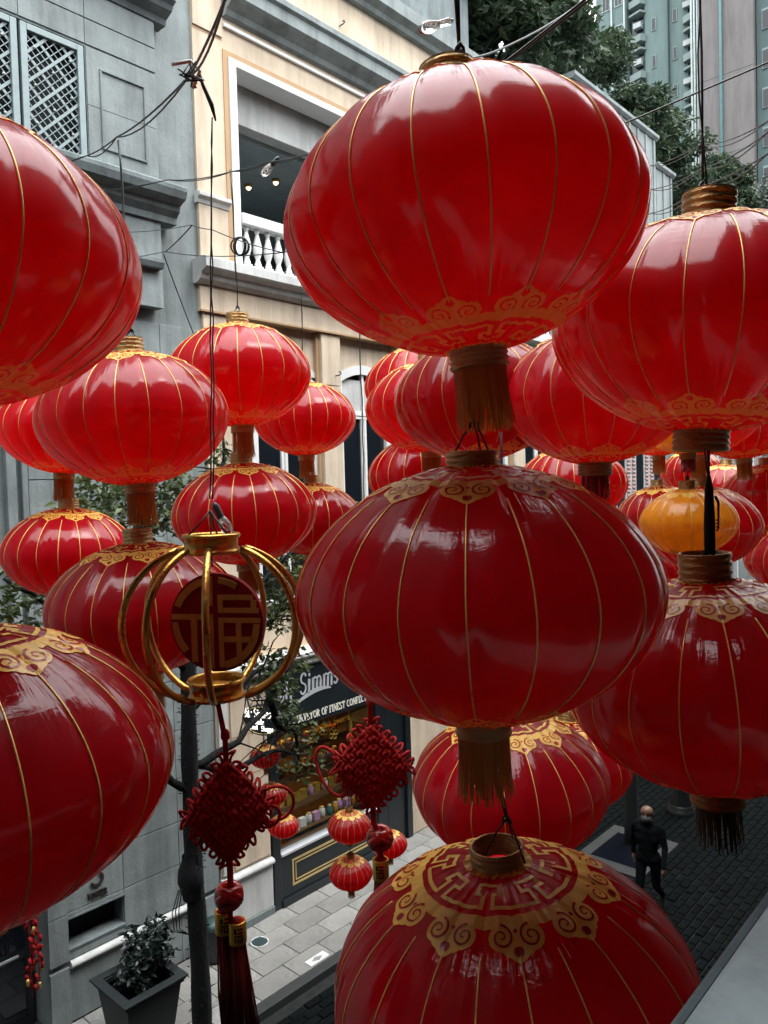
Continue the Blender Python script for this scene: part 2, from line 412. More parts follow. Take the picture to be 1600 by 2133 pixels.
# ------------------------------------------------------------------ mesh builder
class MB:
    def __init__(s):
        s.v, s.f, s.mi, s.sm = [], [], [], []
    def add(s, vs, fs, mi=0, smooth=False):
        o = len(s.v)
        s.v.extend([tuple(v) for v in vs])
        for f in fs:
            s.f.append(tuple(i + o for i in f))
            s.mi.append(mi); s.sm.append(smooth)
        return s
    def box(s, x0, x1, y0, y1, z0, z1, mi=0):
        if x0 > x1: x0, x1 = x1, x0
        if y0 > y1: y0, y1 = y1, y0
        if z0 > z1: z0, z1 = z1, z0
        vs = [(x0, y0, z0), (x1, y0, z0), (x1, y1, z0), (x0, y1, z0), (x0, y0, z1), (x1, y0, z1), (x1, y1, z1), (x0, y1, z1)]
        return s.add(vs, [(0, 3, 2, 1), (4, 5, 6, 7), (0, 1, 5, 4), (1, 2, 6, 5), (2, 3, 7, 6), (3, 0, 4, 7)], mi)
    def obox(s, c, size, mtx, mi=0):
        hx, hy, hz = size[0] / 2, size[1] / 2, size[2] / 2
        vs = [Vector(c) + mtx @ Vector(q) for q in ((-hx, -hy, -hz), (hx, -hy, -hz), (hx, hy, -hz), (-hx, hy, -hz), (-hx, -hy, hz), (hx, -hy, hz), (hx, hy, hz), (-hx, hy, hz))]
        return s.add(vs, [(0, 3, 2, 1), (4, 5, 6, 7), (0, 1, 5, 4), (1, 2, 6, 5), (2, 3, 7, 6), (3, 0, 4, 7)], mi)
    def tube(s, pts, r, n=6, mi=0, cap=True, closed=False):
        P = [Vector(p) for p in pts]
        m = len(P)
        rs = r if isinstance(r, (list, tuple)) else [r] * m
        T = []
        for i in range(m):
            a = P[i - 1] if (i > 0 or closed) else P[i]
            b = P[(i + 1) % m] if (i < m - 1 or closed) else P[i]
            t = (b - a)
            T.append(t.normalized() if t.length > 1e-9 else Vector((0, 0, 1)))
        ref = Vector((0, 0, 1)) if abs(T[0].z) < 0.9 else Vector((1, 0, 0))
        u = T[0].cross(ref).normalized()
        vs = []
        for i in range(m):
            u = (u - T[i] * u.dot(T[i]))
            u = u.normalized() if u.length > 1e-6 else T[i].orthogonal().normalized()
            w = T[i].cross(u)
            for k in range(n):
                a = 2 * PI * k / n
                vs.append(P[i] + (u * math.cos(a) + w * math.sin(a)) * rs[i])
        fs = []
        for i in range(m if closed else m - 1):
            j = (i + 1) % m
            for k in range(n):
                k2 = (k + 1) % n
                fs.append((i * n + k, i * n + k2, j * n + k2, j * n + k))
        s.add(vs, fs, mi, True)
        if cap and not closed:
            o = len(s.v) - len(vs)
            s.f.append(tuple(o + k for k in reversed(range(n)))); s.mi.append(mi); s.sm.append(False)
            s.f.append(tuple(o + (m - 1) * n + k for k in range(n))); s.mi.append(mi); s.sm.append(False)
        return s
    def lathe(s, prof, n=24, c=(0, 0, 0), mi=0, smooth=True, capb=False, capt=False, fl=None):
        m = len(prof)
        vs = []
        for r, z in prof:
            for k in range(n):
                a = 2 * PI * k / n
                q = r * (1 if fl is None else fl(a, z))
                vs.append((c[0] + q * math.cos(a), c[1] + q * math.sin(a), c[2] + z))
        fs = []
        for i in range(m - 1):
            for k in range(n):
                k2 = (k + 1) % n
                fs.append((i * n + k, i * n + k2, (i + 1) * n + k2, (i + 1) * n + k))
        if capb: fs.append(tuple(reversed(range(n))))
        if capt: fs.append(tuple((m - 1) * n + k for k in range(n)))
        return s.add(vs, fs, mi, smooth)
    def xprof(s, x0, x1, prof, mi=0):
        """closed (y, z) outline pushed along X"""
        m = len(prof)
        vs = [(x0, y, z) for y, z in prof] + [(x1, y, z) for y, z in prof]
        fs = [(i, (i + 1) % m, m + (i + 1) % m, m + i) for i in range(m)]
        fs += [tuple(reversed(range(m))), tuple(range(m, 2 * m))]
        return s.add(vs, fs, mi)
    def poly(s, pts, mi=0):
        return s.add(pts, [tuple(range(len(pts)))], mi)
    def prism(s, pts2, fn, d0, d1, mi=0):
        """2-D outline lifted by fn(u, v, d) between depths d0 and d1"""
        m = len(pts2)
        vs = [fn(u, v, d0) for u, v in pts2] + [fn(u, v, d1) for u, v in pts2]
        fs = [(i, (i + 1) % m, m + (i + 1) % m, m + i) for i in range(m)]
        fs += [tuple(reversed(range(m))), tuple(range(m, 2 * m))]
        return s.add(vs, fs, mi)
    def mesh(s, name, mats, fix=True):
        me = bpy.data.meshes.new(name)
        me.from_pydata(s.v, [], s.f)
        for m in mats: me.materials.append(m)
        me.polygons.foreach_set('material_index', s.mi)
        me.polygons.foreach_set('use_smooth', s.sm)
        if fix:
            import bmesh
            b = bmesh.new(); b.from_mesh(me)
            bmesh.ops.recalc_face_normals(b, faces=b.faces)
            b.to_mesh(me); b.free()
        me.update()
        return me

def wloc(o):
    l = Vector((0, 0, 0))
    while o is not None:
        l += o.location; o = o.parent
    return l

def obj(name, mb, mats, parent=None, bevel=0.0, fix=True):
    """links a builder (world coordinates) as ONE mesh object, kept relative to its parent"""
    if not isinstance(mats, (list, tuple)): mats = [mats]
    if parent is not None:
        l = wloc(parent)
        mb.v = [(x - l.x, y - l.y, z - l.z) for x, y, z in mb.v]
    o = bpy.data.objects.new(name, mb.mesh(name, mats, fix))
    col.objects.link(o)
    if parent is not None: o.parent = parent
    if bevel > 0:
        bv = o.modifiers.new('bevel', 'BEVEL')
        bv.width = bevel; bv.segments = 2; bv.limit_method = 'ANGLE'; bv.angle_limit = R_(50)
    return o

def link(name, me, parent=None, loc=(0, 0, 0), rotz=0.0, scale=None):
    o = bpy.data.objects.new(name, me)
    col.objects.link(o)
    o.location = loc
    o.rotation_euler = (0, 0, rotz)
    if scale is not None: o.scale = (scale,) * 3
    if parent is not None: o.parent = parent
    return o

def tag(o, label=None, cat=None, group=None, kind=None):
    if label: o['label'] = label
    if cat: o['category'] = cat
    if group: o['group'] = group
    if kind: o['kind'] = kind
    return o

def thing(name, label, cat, loc=(0, 0, 0), group=None):
    o = bpy.data.objects.new(name, None)
    o.empty_display_size = 0.2
    col.objects.link(o)
    o.location = loc
    return tag(o, label, cat, group)

def free(name, mb, mats, label, cat, group=None, bevel=0.0):
    """a thing that is one mesh, its origin at its lowest middle point"""
    xs = [v[0] for v in mb.v]; ys = [v[1] for v in mb.v]; zs = [v[2] for v in mb.v]
    l = Vector(((min(xs) + max(xs)) / 2, (min(ys) + max(ys)) / 2, min(zs)))
    mb.v = [(x - l.x, y - l.y, z - l.z) for x, y, z in mb.v]
    o = obj(name, mb, mats, None, bevel)
    o.location = l
    return tag(o, label, cat, group)

def kids(o):
    return [c for c in bpy.data.objects if c.parent == o]

def copy_tree(o, parent=None, children=None):
    c = o.copy(); col.objects.link(c); c.parent = parent
    for ch in list(o.children): copy_tree(ch, c)
    return c

# ================================================================== THE SETTING
FY = 10.6          # plane of the cream front
# ---- road, tree pits, kerb, pavement
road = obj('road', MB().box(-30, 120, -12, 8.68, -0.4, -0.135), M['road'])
tag(road, kind='structure')
sett_mb = MB()
def sett_shape(L_, W_, h):
    c = 0.012
    vs, fs = [], []
    for z, i in ((-0.05, 0), (h - c, 0), (h, c)):
        vs += [(-L_ / 2 + i, -W_ / 2 + i, z), (L_ / 2 - i, -W_ / 2 + i, z), (L_ / 2 - i, W_ / 2 - i, z), (-L_ / 2 + i, W_ / 2 - i, z)]
    for q in (0, 4):
        for k in range(4):
            fs.append((q + k, q + (k + 1) % 4, q + 4 + (k + 1) % 4, q + 4 + k))
    fs.append((8, 9, 10, 11))
    return vs, fs
SL, SW = 0.30, 0.155
sv, sf = sett_shape(SL - 0.014, SW - 0.014, 0.03)
sett_meshes = []
for k in range(3):
    b = MB().add([(x * (1 - 0.02 * k), y * (1 - 0.03 * k), z) for x, y, z in sv], sf)
    sett_meshes.append(b.mesh('sett', [M['sett']]))
PIT = (14.06, 15.32, 6.38, 7.36)
PIT2 = (3.95, 5.15, 6.45, 7.55)
def in_pit(x, y):
    return any(a - 0.32 < x < b + 0.32 and c - 0.25 < y < d + 0.25 for a, b, c, d in (PIT, PIT2))
cells = []
for j in range(int(9.6 / SW)):
    y = -0.9 + j * SW
    if y > 8.46: break
    for i in range(int(19 / SL)):
        x = 5.0 + i * SL + (SL / 2 if j % 2 else 0)
        if in_pit(x, y): continue
        cells.append((x, y))
def shows(x, y):
    d = Vector((x, y, -0.1)) - CAM
    z = d.dot(fwd)
    px, py = 800 + 1602 * d.dot(rgt) / z, 1066 - 1602 * d.dot(upv) / z
    return (1195 < px < 1560 and 1560 < py < 2133) or (520 < px < 720 and 1960 < py < 2133)
near = sorted([c for c in cells if shows(*c)], key=lambda c: c[0] ** 2 + c[1] ** 2)[:290]
near_set = set(near)
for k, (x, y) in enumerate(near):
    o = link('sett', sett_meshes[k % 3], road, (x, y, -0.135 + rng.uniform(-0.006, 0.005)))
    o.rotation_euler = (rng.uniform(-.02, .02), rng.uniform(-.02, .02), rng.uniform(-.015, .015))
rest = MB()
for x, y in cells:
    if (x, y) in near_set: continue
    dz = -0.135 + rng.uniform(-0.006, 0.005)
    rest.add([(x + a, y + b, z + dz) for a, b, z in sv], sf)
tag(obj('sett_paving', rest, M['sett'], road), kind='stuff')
for nm, (a, b, c, d) in (('a', PIT), ('b', PIT2)):
    tp = obj('tree_pit', MB().box(a, b, c, d, -0.16, -0.115), M['soil'], road)
    for q in ((a - 0.3, a, c - 0.22, d + 0.22), (b, b + 0.3, c - 0.22, d + 0.22), (a, b, c - 0.22, c), (a, b, d, d + 0.22)):
        obj('edging_stone', MB().box(*q, -0.2, -0.098), M['kerb'], road, 0.008)
kerb = tag(obj('kerb', MB().box(-30, 120, 8.688, 8.868, -0.4, -0.012), M['kerb'], None, 0.012), kind='structure')
pavement = tag(obj('pavement', MB().box(-30, 120, 8.872, 13.5, -0.4, -0.03), M['joint']), kind='structure')
tiles = {}
PW, PD = 0.75, 0.43
for j in range(4):
    for i in range(18):
        x = 4.2 + i * PW + (PW / 2 if j % 2 else 0)
        if (j % 2, ) not in tiles:
            tiles[(j % 2, )] = MB().box(-PW / 2 + .006, PW / 2 - .006, -PD / 2 + .006, PD / 2 - .006, -0.04, 0.0).mesh('paving_slab', [M['pave']])
        o = link('paving_slab', tiles[(j % 2, )], pavement, (x, 8.872 + PD / 2 + j * PD, rng.uniform(-.003, .002)))
        o.rotation_euler = (rng.uniform(-.004, .004), rng.uniform(-.004, .004), 0)
        bv = o.modifiers.new('bevel', 'BEVEL'); bv.width = 0.006; bv.segments = 1
hill = MB()
hv, hf = [], []
for i in range(40):
    for j in range(14):
        x, y = -5 + i * 3.2, 14.6 + j * 4
        hv.append((x, y, 9 + 0.12 * i + 1.1 * j + 0.6 * math.sin(i * 0.9) * math.cos(j * 0.7)))
for i in range(39):
    for j in range(13):
        hf.append((i * 14 + j, (i + 1) * 14 + j, (i + 1) * 14 + j + 1, i * 14 + j + 1))
hill.add(hv, hf, 0, True)
tag(obj('hillside', hill, M['earth']), kind='structure')

# ================================================================== GREY STONE BUILDING (far left)
sb = thing('stone_building', 'blue-grey stone building on the left with a lattice window and a TOWER sign', 'building', (5.5, 10.5, 0))
SY = 10.62          # its wall plane; the projecting bay stands at 10.42
w = MB()
w.box(-30, 3.2, SY, 14, 0, 24)
w.box(3.2, 4.50, SY + 0.7, 14, 0, 24)                        # recessed doorway
w.box(3.2, 4.50, SY, SY + 0.7, 3.0, 24)
w.box(4.50, 4.79, SY, 14, 0, 24)
w.box(4.79, 5.66, SY, 14, 0, 1.035); w.box(4.79, 5.66, SY, 14, 1.505, 24); w.box(4.79, 5.66, SY + 0.45, 14, 1.035, 1.505)
w.box(5.66, 7.42, SY + 0.03, 14, 0, 24)
obj('wall', w, M['stone'], sb)
# ashlar blocks on the lower wall
for (z0, z1) in ((0.0, 0.82), (0.90, 1.57), (1.575, 2.25), (2.255, 2.93), (2.935, 3.7), (3.705, 4.5), (4.505, 5.3), (5.305, 6.1), (6.105, 6.9), (6.905, 7.7), (7.705, 8.5), (8.505, 9.3), (9.305, 10.1)):
    xs = [4.50, 4.79, 5.66, 6.62, 7.36]
    for a, b in zip(xs[:-1], xs[1:]):
        if a == 4.79 and z0 == 0.90:
            obj('stone_block', MB().box(a + .004, b - .004, SY - 0.022, SY, 0.90, 1.03), M['stone'], sb, 0.005)
            obj('stone_block', MB().box(a + .004, b - .004, SY - 0.022, SY, 1.51, 1.567), M['stone'], sb, 0.005)
            continue
        yy = SY - 0.022 - (0.03 if a < 4.7 else 0)
        obj('stone_block', MB().box(a + .004, b - .004, yy, SY + 0.03, z0 + .004, z1 - .004), M['stone'], sb, 0.005)
# pilaster strips to the left
for x0, x1 in ((4.20, 4.33), (4.40, 4.48)):
    obj('pilaster', MB().box(x0, x1, SY - 0.10, SY, 3.0, 10.2), M['stone'], sb, 0.01)
# moulded rail on the plinth
rail = [(SY - 0.02 - 0.075 * math.sin(a), 0.775 + 0.055 * math.cos(a)) for a in np.linspace(0, PI, 9)]
obj('rail_moulding', MB().xprof(4.80, 7.02, [(y, z + .055) for y, z in rail] + [(SY, 0.775), (SY, 0.885)]), M['trim'], sb)
obj('slot_dark_fill', MB().box(4.80, 5.65, SY + 0.30, SY + 0.44, 1.04, 1.50), M['black'], sb)  # black slab; the dark inside the slot is put into its colour
for q in ((4.78, 5.67, 1.035, 1.055), (4.78, 5.67, 1.485, 1.505)):
    obj('opening_edge', MB().box(q[0], q[1], SY - 0.035, SY + 0.2, q[2] - .01, q[3]), M['stone_dark'], sb, 0.004)
# projecting upper bay with lattice window
BY = 10.42
ub = MB()
ub.box(-6, 3.62, BY, SY - .002, 10.3, 24)
ub.box(3.62, 5.48, BY, SY - .002, 13.80, 24); ub.box(3.62, 5.48, BY, SY - .002, 10.3, 11.7)
ub.box(5.48, 6.60, BY, SY - .002, 10.3, 14.6)
obj('bay_wall', ub, M['stone'], sb)
for a, b in ((3.62, 4.56), (4.56, 5.48), (5.48, 6.60)):
    obj('stone_block', MB().box(a + .004, b - .004, BY - 0.02, BY, 13.83, 14.18), M['stone'], sb, 0.005)
    obj('stone_block', MB().box(a + .004, b - .004, BY - 0.028, BY, 14.19, 14.56), M['stone'], sb, 0.005)
obj('stone_block', MB().box(5.49, 6.59, BY - 0.018, BY, 12.99, 13.80), M['stone'], sb, 0.005)
obj('stone_block', MB().box(5.49, 6.59, BY - 0.018, BY, 12.20, 12.985), M['stone'], sb, 0.005)
pm = MB()
px0, px1, pz0, pz1 = 5.68, 6.40, 12.42, 13.55
for q in ((px0, px1, pz1 - .03, pz1), (px0, px1, pz0, pz0 + .03), (px0, px0 + .03, pz0 + .03, pz1 - .03), (px1 - .03, px1, pz0 + .03, pz1 - .03)):
    pm.box(q[0], q[1], BY - 0.045, BY - 0.018, q[2], q[3])
obj('panel_moulding', pm, M['stone'], sb, 0.008)
corn = [(SY, 14.60), (BY - 0.03, 14.60), (BY - 0.06, 14.68), (BY - 0.22, 14.74), (BY - 0.26, 14.80), (BY - 0.34, 14.84), (BY - 0.34, 14.98), (BY - 0.26, 15.02), (BY - 0.26, 15.10), (SY, 15.10)]
for a, b in ((-6, 2.6), (2.602, 4.2), (4.202, 5.7), (5.702, 6.80)):
    obj('cornice_block', MB().xprof(a, b, corn), M['stone_dark'], sb, 0.006)
obj('upper_ledge', MB().xprof(-6, 6.55, [(SY, 15.4), (BY - 0.1, 15.4), (BY - 0.2, 15.5), (BY - 0.2, 15.62), (SY, 15.62)]), M['stone_dark'], sb, 0.01)
led = [(SY, 11.60), (BY - 0.05, 11.60), (BY - 0.05, 11.70), (BY - 0.14, 11.78), (BY - 0.16, 11.86), (BY - 0.32, 11.92), (BY - 0.36, 12.02), (BY - 0.36, 12.08), (BY - 0.30, 12.12), (BY, 12.16), (SY, 12.16)]
obj('window_ledge', MB().xprof(-6, 6.86, led), M['stone_dark'], sb, 0.005)
obj('window_ledge', MB().xprof(-6, 6.55, [(SY, 10.86), (BY - 0.12, 10.86), (BY - 0.16, 10.94), (BY - 0.16, 11.0), (SY, 11.0)]), M['stone_dark'], sb, 0.008)
# lattice window: two leaves, each with a frame, crossed slats and rosettes
for lx0, lx1 in ((3.66, 4.535), (4.575, 5.45)):
    z0, z1 = 11.75, 13.77
    fr = MB()
    for q in ((lx0, lx0 + .09, z0, z1), (lx1 - .09, lx1, z0, z1), (lx0 + .09, lx1 - .09, z1 - .09, z1), (lx0 + .09, lx1 - .09, z0, z0 + .09)):
        fr.box(q[0], q[1], BY - 0.03, BY + 0.05, q[2], q[3])
    leaf = obj('lattice_window', fr, M['metal_grey'], sb, 0.008)
    ix0, ix1, iz0, iz1 = lx0 + .088, lx1 - .088, z0 + .088, z1 - .088
    def clip(c, sgn):
        # line z = sgn * x + c inside the leaf
        pts = []
        for x in (ix0, ix1):
            z = sgn * (x - ix0) + c
            if iz0 <= z <= iz1: pts.append((x, z))
        for z in (iz0, iz1):
            x = ix0 + (z - c) / sgn
            if ix0 < x < ix1: pts.append((x, z))
        return pts[:2] if len(pts) >= 2 else None
    k = 0
    for sgn, yy in ((1, BY + 0.005), (-1, BY + 0.018)):
        c = iz0 - 1.0
        k = 0
        while c < iz1 + 1.0:
            p = clip(c, sgn)
            k += 1
            if p and math.dist(p[0], p[1]) > 0.05:
                a, b = Vector((p[0][0], yy, p[0][1])), Vector((p[1][0], yy, p[1][1]))
                d = (b - a).normalized(); n = Vector((-d.z, 0, d.x))
                wd = 0.019 if k % 3 == 0 else 0.0055
                m = MB()
                q = [a - n * wd, b - n * wd, b + n * wd, a + n * wd]
                m.add([(v.x, yy, v.z) for v in q] + [(v.x, yy + .012, v.z) for v in q], [(0, 1, 2, 3), (7, 6, 5, 4), (0, 4, 5, 1), (1, 5, 6, 2), (2, 6, 7, 3), (3, 7, 4, 0)])
                obj('slat', m, M['metal_grey'], leaf)
            c += 0.128
    for i in range(3):
        for j in range(4):
            x, z = ix0 + 0.10 + i * 0.25, iz0 + 0.16 + j * 0.50 + (0.25 if i % 2 else 0)
            if z < iz1 and x < ix1:
                m = MB(); m.lathe([(0.0, -0.022), (0.014, -0.018), (0.02, -0.006), (0.02, 0)], 8)
                m.v = [(x + a, BY + c_, z + b) for a, b, c_ in m.v]
                obj('rosette', m, M['rosette'], leaf)
obj('lattice_dark_backing', MB().box(3.62, 5.48, BY + 0.17, BY + 0.18, 11.7, 13.8), M['black'], sb)  # flat black sheet; the dark behind the lattice is put into its colour
# dark doorway on the far left
dw = obj('door_leaf', MB().box(3.25, 3.86, SY + 0.40, SY + 0.46, 0.0, 2.9), M['navy'], sb, 0.006)
dw2 = obj('door_leaf', MB().box(3.88, 4.46, SY + 0.40, SY + 0.46, 0.0, 2.9), M['navy'], sb, 0.006)
for o_, a, b in ((dw, 3.25, 3.86), (dw2, 3.88, 4.46)):
    for z0, z1 in ((0.15, 1.0), (1.15, 2.7)):
        obj('door_panel', MB().box(a + .09, b - .09, SY + 0.385, SY + 0.40, z0, z1), M['pane_dark'], o_, 0.006)
obj('door_bar', MB().box(3.95, 4.25, SY + 0.34, SY + 0.36, 1.06, 1.09), M['silver'], dw2)
# raised sign: a broken ring over the word TOWER
sg = MB()
def arc_band(mb, cx, cz, r0, r1, a0, a1, fn, d0, d1, n=20, mi=0, ry=None):
    ry = ry or 1.0
    out = [(cx + r1 * math.cos(a), cz + r1 * ry * math.sin(a)) for a in np.linspace(a0, a1, n)]
    inn = [(cx + r0 * math.cos(a), cz + r0 * ry * math.sin(a)) for a in np.linspace(a1, a0, n)]
    m = n
    for i in range(n - 1):
        q = [out[i], out[i + 1], inn[n - 2 - i], inn[n - 1 - i]]
        mb.prism(q, fn, d0, d1, mi)
arc_band(sg, 5.24, 1.90, 0.072, 0.105, R_(-160), R_(60), lambda u, v, d: (u, SY - d, v), 0.024, 0.05)

# ---- stroke lettering (own alphabet: each glyph is a list of bars and arcs in a unit-high box)
T = 0.17   # thick stroke
H_ = 0.07  # hairline
def serif(x, y, w_=0.28): return ('b', x - w_ / 2, y, x + w_ / 2, y, H_)
GL = {
 'P': (0.62, [('v', .14, 0, 1), serif(.14, .03), ('b', 0, .97, .3, .97, H_), ('a', .28, .73, .26, .25, -90, 90, T * .8)]),
 'R': (0.72, [('v', .14, 0, 1), serif(.14, .03), ('b', 0, .97, .3, .97, H_), ('a', .28, .74, .25, .23, -90, 90, T * .8), ('b', .34, .5, .62, .04, T * .9), serif(.66, .03, .18)]),
 'U': (0.78, [('v', .14, .3, 1), serif(.14, .97), ('a', .39, .30, .25, .26, 180, 360, H_ * 1.5), ('v', .64, .3, 1, .6), serif(.64, .97)]),
 'V': (0.76, [('b', .12, .97, .38, .04, T), ('b', .38, .04, .64, .97, H_ * 1.2), serif(.12, .97), serif(.64, .97, .22)]),
 'E': (0.64, [('v', .14, 0, 1), ('b', 0, .97, .56, .97, H_), ('b', 0, .03, .58, .03, H_), ('b', .14, .5, .42, .5, H_), ('v', .56, .72, .97, .5), ('v', .58, .03, .3, .5)]),
 'Y': (0.74, [('b', .1, .97, .36, .46, T), ('b', .36, .46, .62, .97, H_ * 1.2), ('v', .36, 0, .48), serif(.36, .03), serif(.1, .97), serif(.62, .97, .22)]),
 'O': (0.80, [('a', .40, .5, .31, .45, 0, 360, T * .75)]),
 'F': (0.62, [('v', .14, 0, 1), serif(.14, .03), ('b', 0, .97, .56, .97, H_), ('b', .14, .5, .42, .5, H_), ('v', .56, .72, .97, .5)]),
 'I': (0.36, [('v', .16, 0, 1), serif(.16, .03), serif(.16, .97)]),
 'N': (0.80, [('v', .12, 0, 1, .5), ('b', .14, .96, .64, .04, T), ('v', .66, 0, 1, .5), serif(.12, .03, .22), serif(.66, .97, .22)]),
 'S': (0.60, [('a', .28, .74, .21, .22, 20, 270, T * .7), ('a', .28, .26, .22, .23, -160, 90, T * .7)]),
 'T': (0.70, [('v', .33, 0, 1), serif(.33, .03), ('b', .02, .97, .64, .97, H_), ('v', .04, .74, .97, .5), ('v', .62, .74, .97, .5)]),
 'C': (0.70, [('a', .38, .5, .30, .45, 45, 315, T * .75)]),
 'W': (1.0, [('b', .1, .97, .28, .04, T), ('b', .28, .04, .48, .9, H_), ('b', .48, .9, .66, .04, T), ('b', .66, .04, .86, .97, H_)]),
 'M': (0.95, [('v', .12, 0, 1, .5), ('b', .14, .97, .44, .05, T), ('b', .44, .05, .74, .97, H_), ('v', .76, 0, 1), serif(.12, .03, .2), serif(.76, .03)]),
 'i': (0.34, [('v', .15, 0, .62), ('b', .08, .82, .22, .82, .13), serif(.15, .03, .24)]),
 'm': (0.95, [('v', .12, 0, .62), ('a', .30, .42, .17, .20, 0, 150, H_ * 1.4), ('v', .46, 0, .45), ('a', .63, .42, .17, .20, 0, 150, H_ * 1.4), ('v', .79, 0, .45)]),
 'r': (0.46, [('v', .14, 0, .62), ('a', .3, .42, .14, .2, 30, 140, T * .7)]),
 's': (0.46, [('a', .2, .46, .14, .15, 20, 270, T * .6), ('a', .2, .17, .15, .15, -160, 90, T * .6)]),
 'l': (0.34, [('v', .15, 0, 1), serif(.15, .03, .24)]),
 'd': (0.62, [('v', .47, 0, 1), ('a', .28, .31, .2, .28, 0, 360, T * .6)]),
 'e': (0.54, [('a', .26, .31, .2, .28, 0, 310, T * .6), ('b', .08, .33, .46, .33, H_)]),
 'h': (0.62, [('v', .12, 0, 1), ('a', .3, .42, .17, .20, 0, 150, H_ * 1.4), ('v', .47, 0, .45)]),
 'w': (0.8, [('b', .08, .6, .22, .03, T * .8), ('b', .22, .03, .38, .55, H_), ('b', .38, .55, .52, .03, T * .8), ('b', .52, .03, .68, .6, H_)]),
 't': (0.42, [('v', .18, .1, .85), ('b', .02, .6, .36, .6, H_), ('a', .28, .12, .1, .1, 180, 330, H_ * 1.4)]),
 'n': (0.62, [('v', .12, 0, .62), ('a', .3, .42, .17, .20, 0, 150, H_ * 1.4), ('v', .47, 0, .45)]),
 'g': (0.58, [('a', .26, .33, .19, .26, 0, 360, T * .6), ('v', .45, -.2, .6, .6), ('a', .26, -.18, .19, .16, 180, 360, H_)]),
 'p': (0.60, [('v', .14, -.3, .62), ('a', .32, .31, .2, .28, 0, 360, T * .6)]),
 'o': (0.56, [('a', .27, .31, .2, .28, 0, 360, T * .6)]),
 ' ': (0.36, []),
}
def write_letters(parent, mt, text, fn, h, *a, **k):
    """every letter an object of its own"""
    a = list(a); x0 = a[2] if len(a) > 2 else 0.0
    ws = a[4] if len(a) > 4 else 0.8
    slope = a[6] if len(a) > 6 else 0.0
    z0 = a[3] if len(a) > 3 else 0.0
    cx = 0.0
    for ch in text:
        wd = (GL[ch][0] + .03) * h * ws
        if GL[ch][1]:
            b = MB(); q = list(a); q[2] = x0 + cx
            if len(q) > 3: q[3] = z0 + slope * cx
            write(b, ch, fn, h, *q, **k)
            obj('letter', b, mt, parent)
        cx += wd
    return cx
def write(mb, text, fn, h, d0, d1, x=0.0, z=0.0, wscale=0.8, shear=0.0, slope=0.0, mi=0, space=0.03):
    """stroke letters pushed along fn(u, v, d); returns the width"""
    cx = 0.0
    def put(pts):
        q = [(x + (cx + (px + shear * py)) * h * wscale, z + py * h + slope * (cx + px) * h * wscale) for px, py in pts]
        mb.prism(q, fn, d0, d1, mi)
    for ch in text:
        wd, st = GL[ch]
        for sft in st:
            if sft[0] == 'v':
                xx, y0, y1 = sft[1:4]; t = T * (sft[4] if len(sft) > 4 else 1)
                put([(xx - t / 2, y0), (xx + t / 2, y0), (xx + t / 2, y1), (xx - t / 2, y1)])
            elif sft[0] == 'b':
                x0, y0, x1, y1, t = sft[1:]
                dx, dy = x1 - x0, y1 - y0
                l = math.hypot(dx, dy)
                nx, ny = -dy / l * t / 2, dx / l * t / 2
                put([(x0 + nx, y0 + ny), (x0 - nx, y0 - ny), (x1 - nx, y1 - ny), (x1 + nx, y1 + ny)])
            else:
                ax, ay, rx, ry, a0, a1, t = sft[1:]
                n = max(5, int(abs(a1 - a0) / 24))
                aa = np.radians(np.linspace(a0, a1, n + 1))
                for i in range(n):
                    q = []
                    for a, sg_ in ((aa[i], 1), (aa[i + 1], 1), (aa[i + 1], -1), (aa[i], -1)):
                        q.append((ax + (rx + sg_ * t / 2) * math.cos(a), ay + (ry + sg_ * t * .35) * math.sin(a)))
                    put(q)
        cx += wd + space
    return cx * h * wscale
obj('ring_emblem', sg, M['bronze_letter'], sb)
write_letters(sb, M['bronze_letter'], 'TOWER', lambda u, v, d: (u, SY - d, v), 0.085, 0.024, 0.05, 5.09, 1.64, 0.9)

# ================================================================== CREAM BUILDING WITH BALCONY AND SWEET SHOP
cb = thing('cream_building', 'cream stucco building with white balustrade balcony above the black sweet shop', 'building', (9.0, 10.6, 0))
XA, XB = 7.40, 25.7
IN = FY + 0.16     # recessed wall plane
w = MB()
# ground floor left of the shop, above the shop, right of it
w.box(XA, 8.46, FY, 14.5, 0.0, 4.55)
w.box(8.46, 12.30, FY + .02, 14.5, 4.25, 4.55)
w.box(12.30, 27.1, FY, 14.5, 0.0, 4.55)
w.box(8.46, 12.30, FY + 1.9, 14.5, 0.0, 4.25)
obj('ground_wall', w, M['cream'], cb)
# first floor: recessed wall with window holes
WINS = [(8.52, 9.94), (10.64, 12.06), (12.9, 14.3), (15.1, 16.5), (17.3, 18.7), (19.5, 20.9)]
w = MB()
xs = [XA + 0.1] + [v for ab in WINS for v in ab] + [27.1]
for a, b in zip(xs[0::2], xs[1::2]):
    w.box(a, b, IN, 14.5, 4.55, 10.42)
for a, b in WINS:
    w.box(a, b, IN, 14.5, 4.55, 5.5)
    # segmental arch head
    n = 12
    cx, hw = (a + b) / 2, (b - a) / 2
    for i in range(n):
        u0, u1 = a + (b - a) * i / n, a + (b - a) * (i + 1) / n
        f = lambda u: 9.57 + 0.27 * (1 - ((u - cx) / hw) ** 2)
        w.add([(u0, IN, f(u0)), (u1, IN, f(u1)), (u1, IN, 10.42), (u0, IN, 10.42), (u0, IN + .5, f(u0)), (u1, IN + .5, f(u1)), (u1, IN + .5, 10.42), (u0, IN + .5, 10.42)],
              [(0, 1, 2, 3), (0, 4, 5, 1), (7, 6, 5, 4), (3, 2, 6, 7)])
    w.box(a, b, IN + 0.9, 14.5, 5.5, 10.42)
obj('first_floor_wall', w, M['cream'], cb)
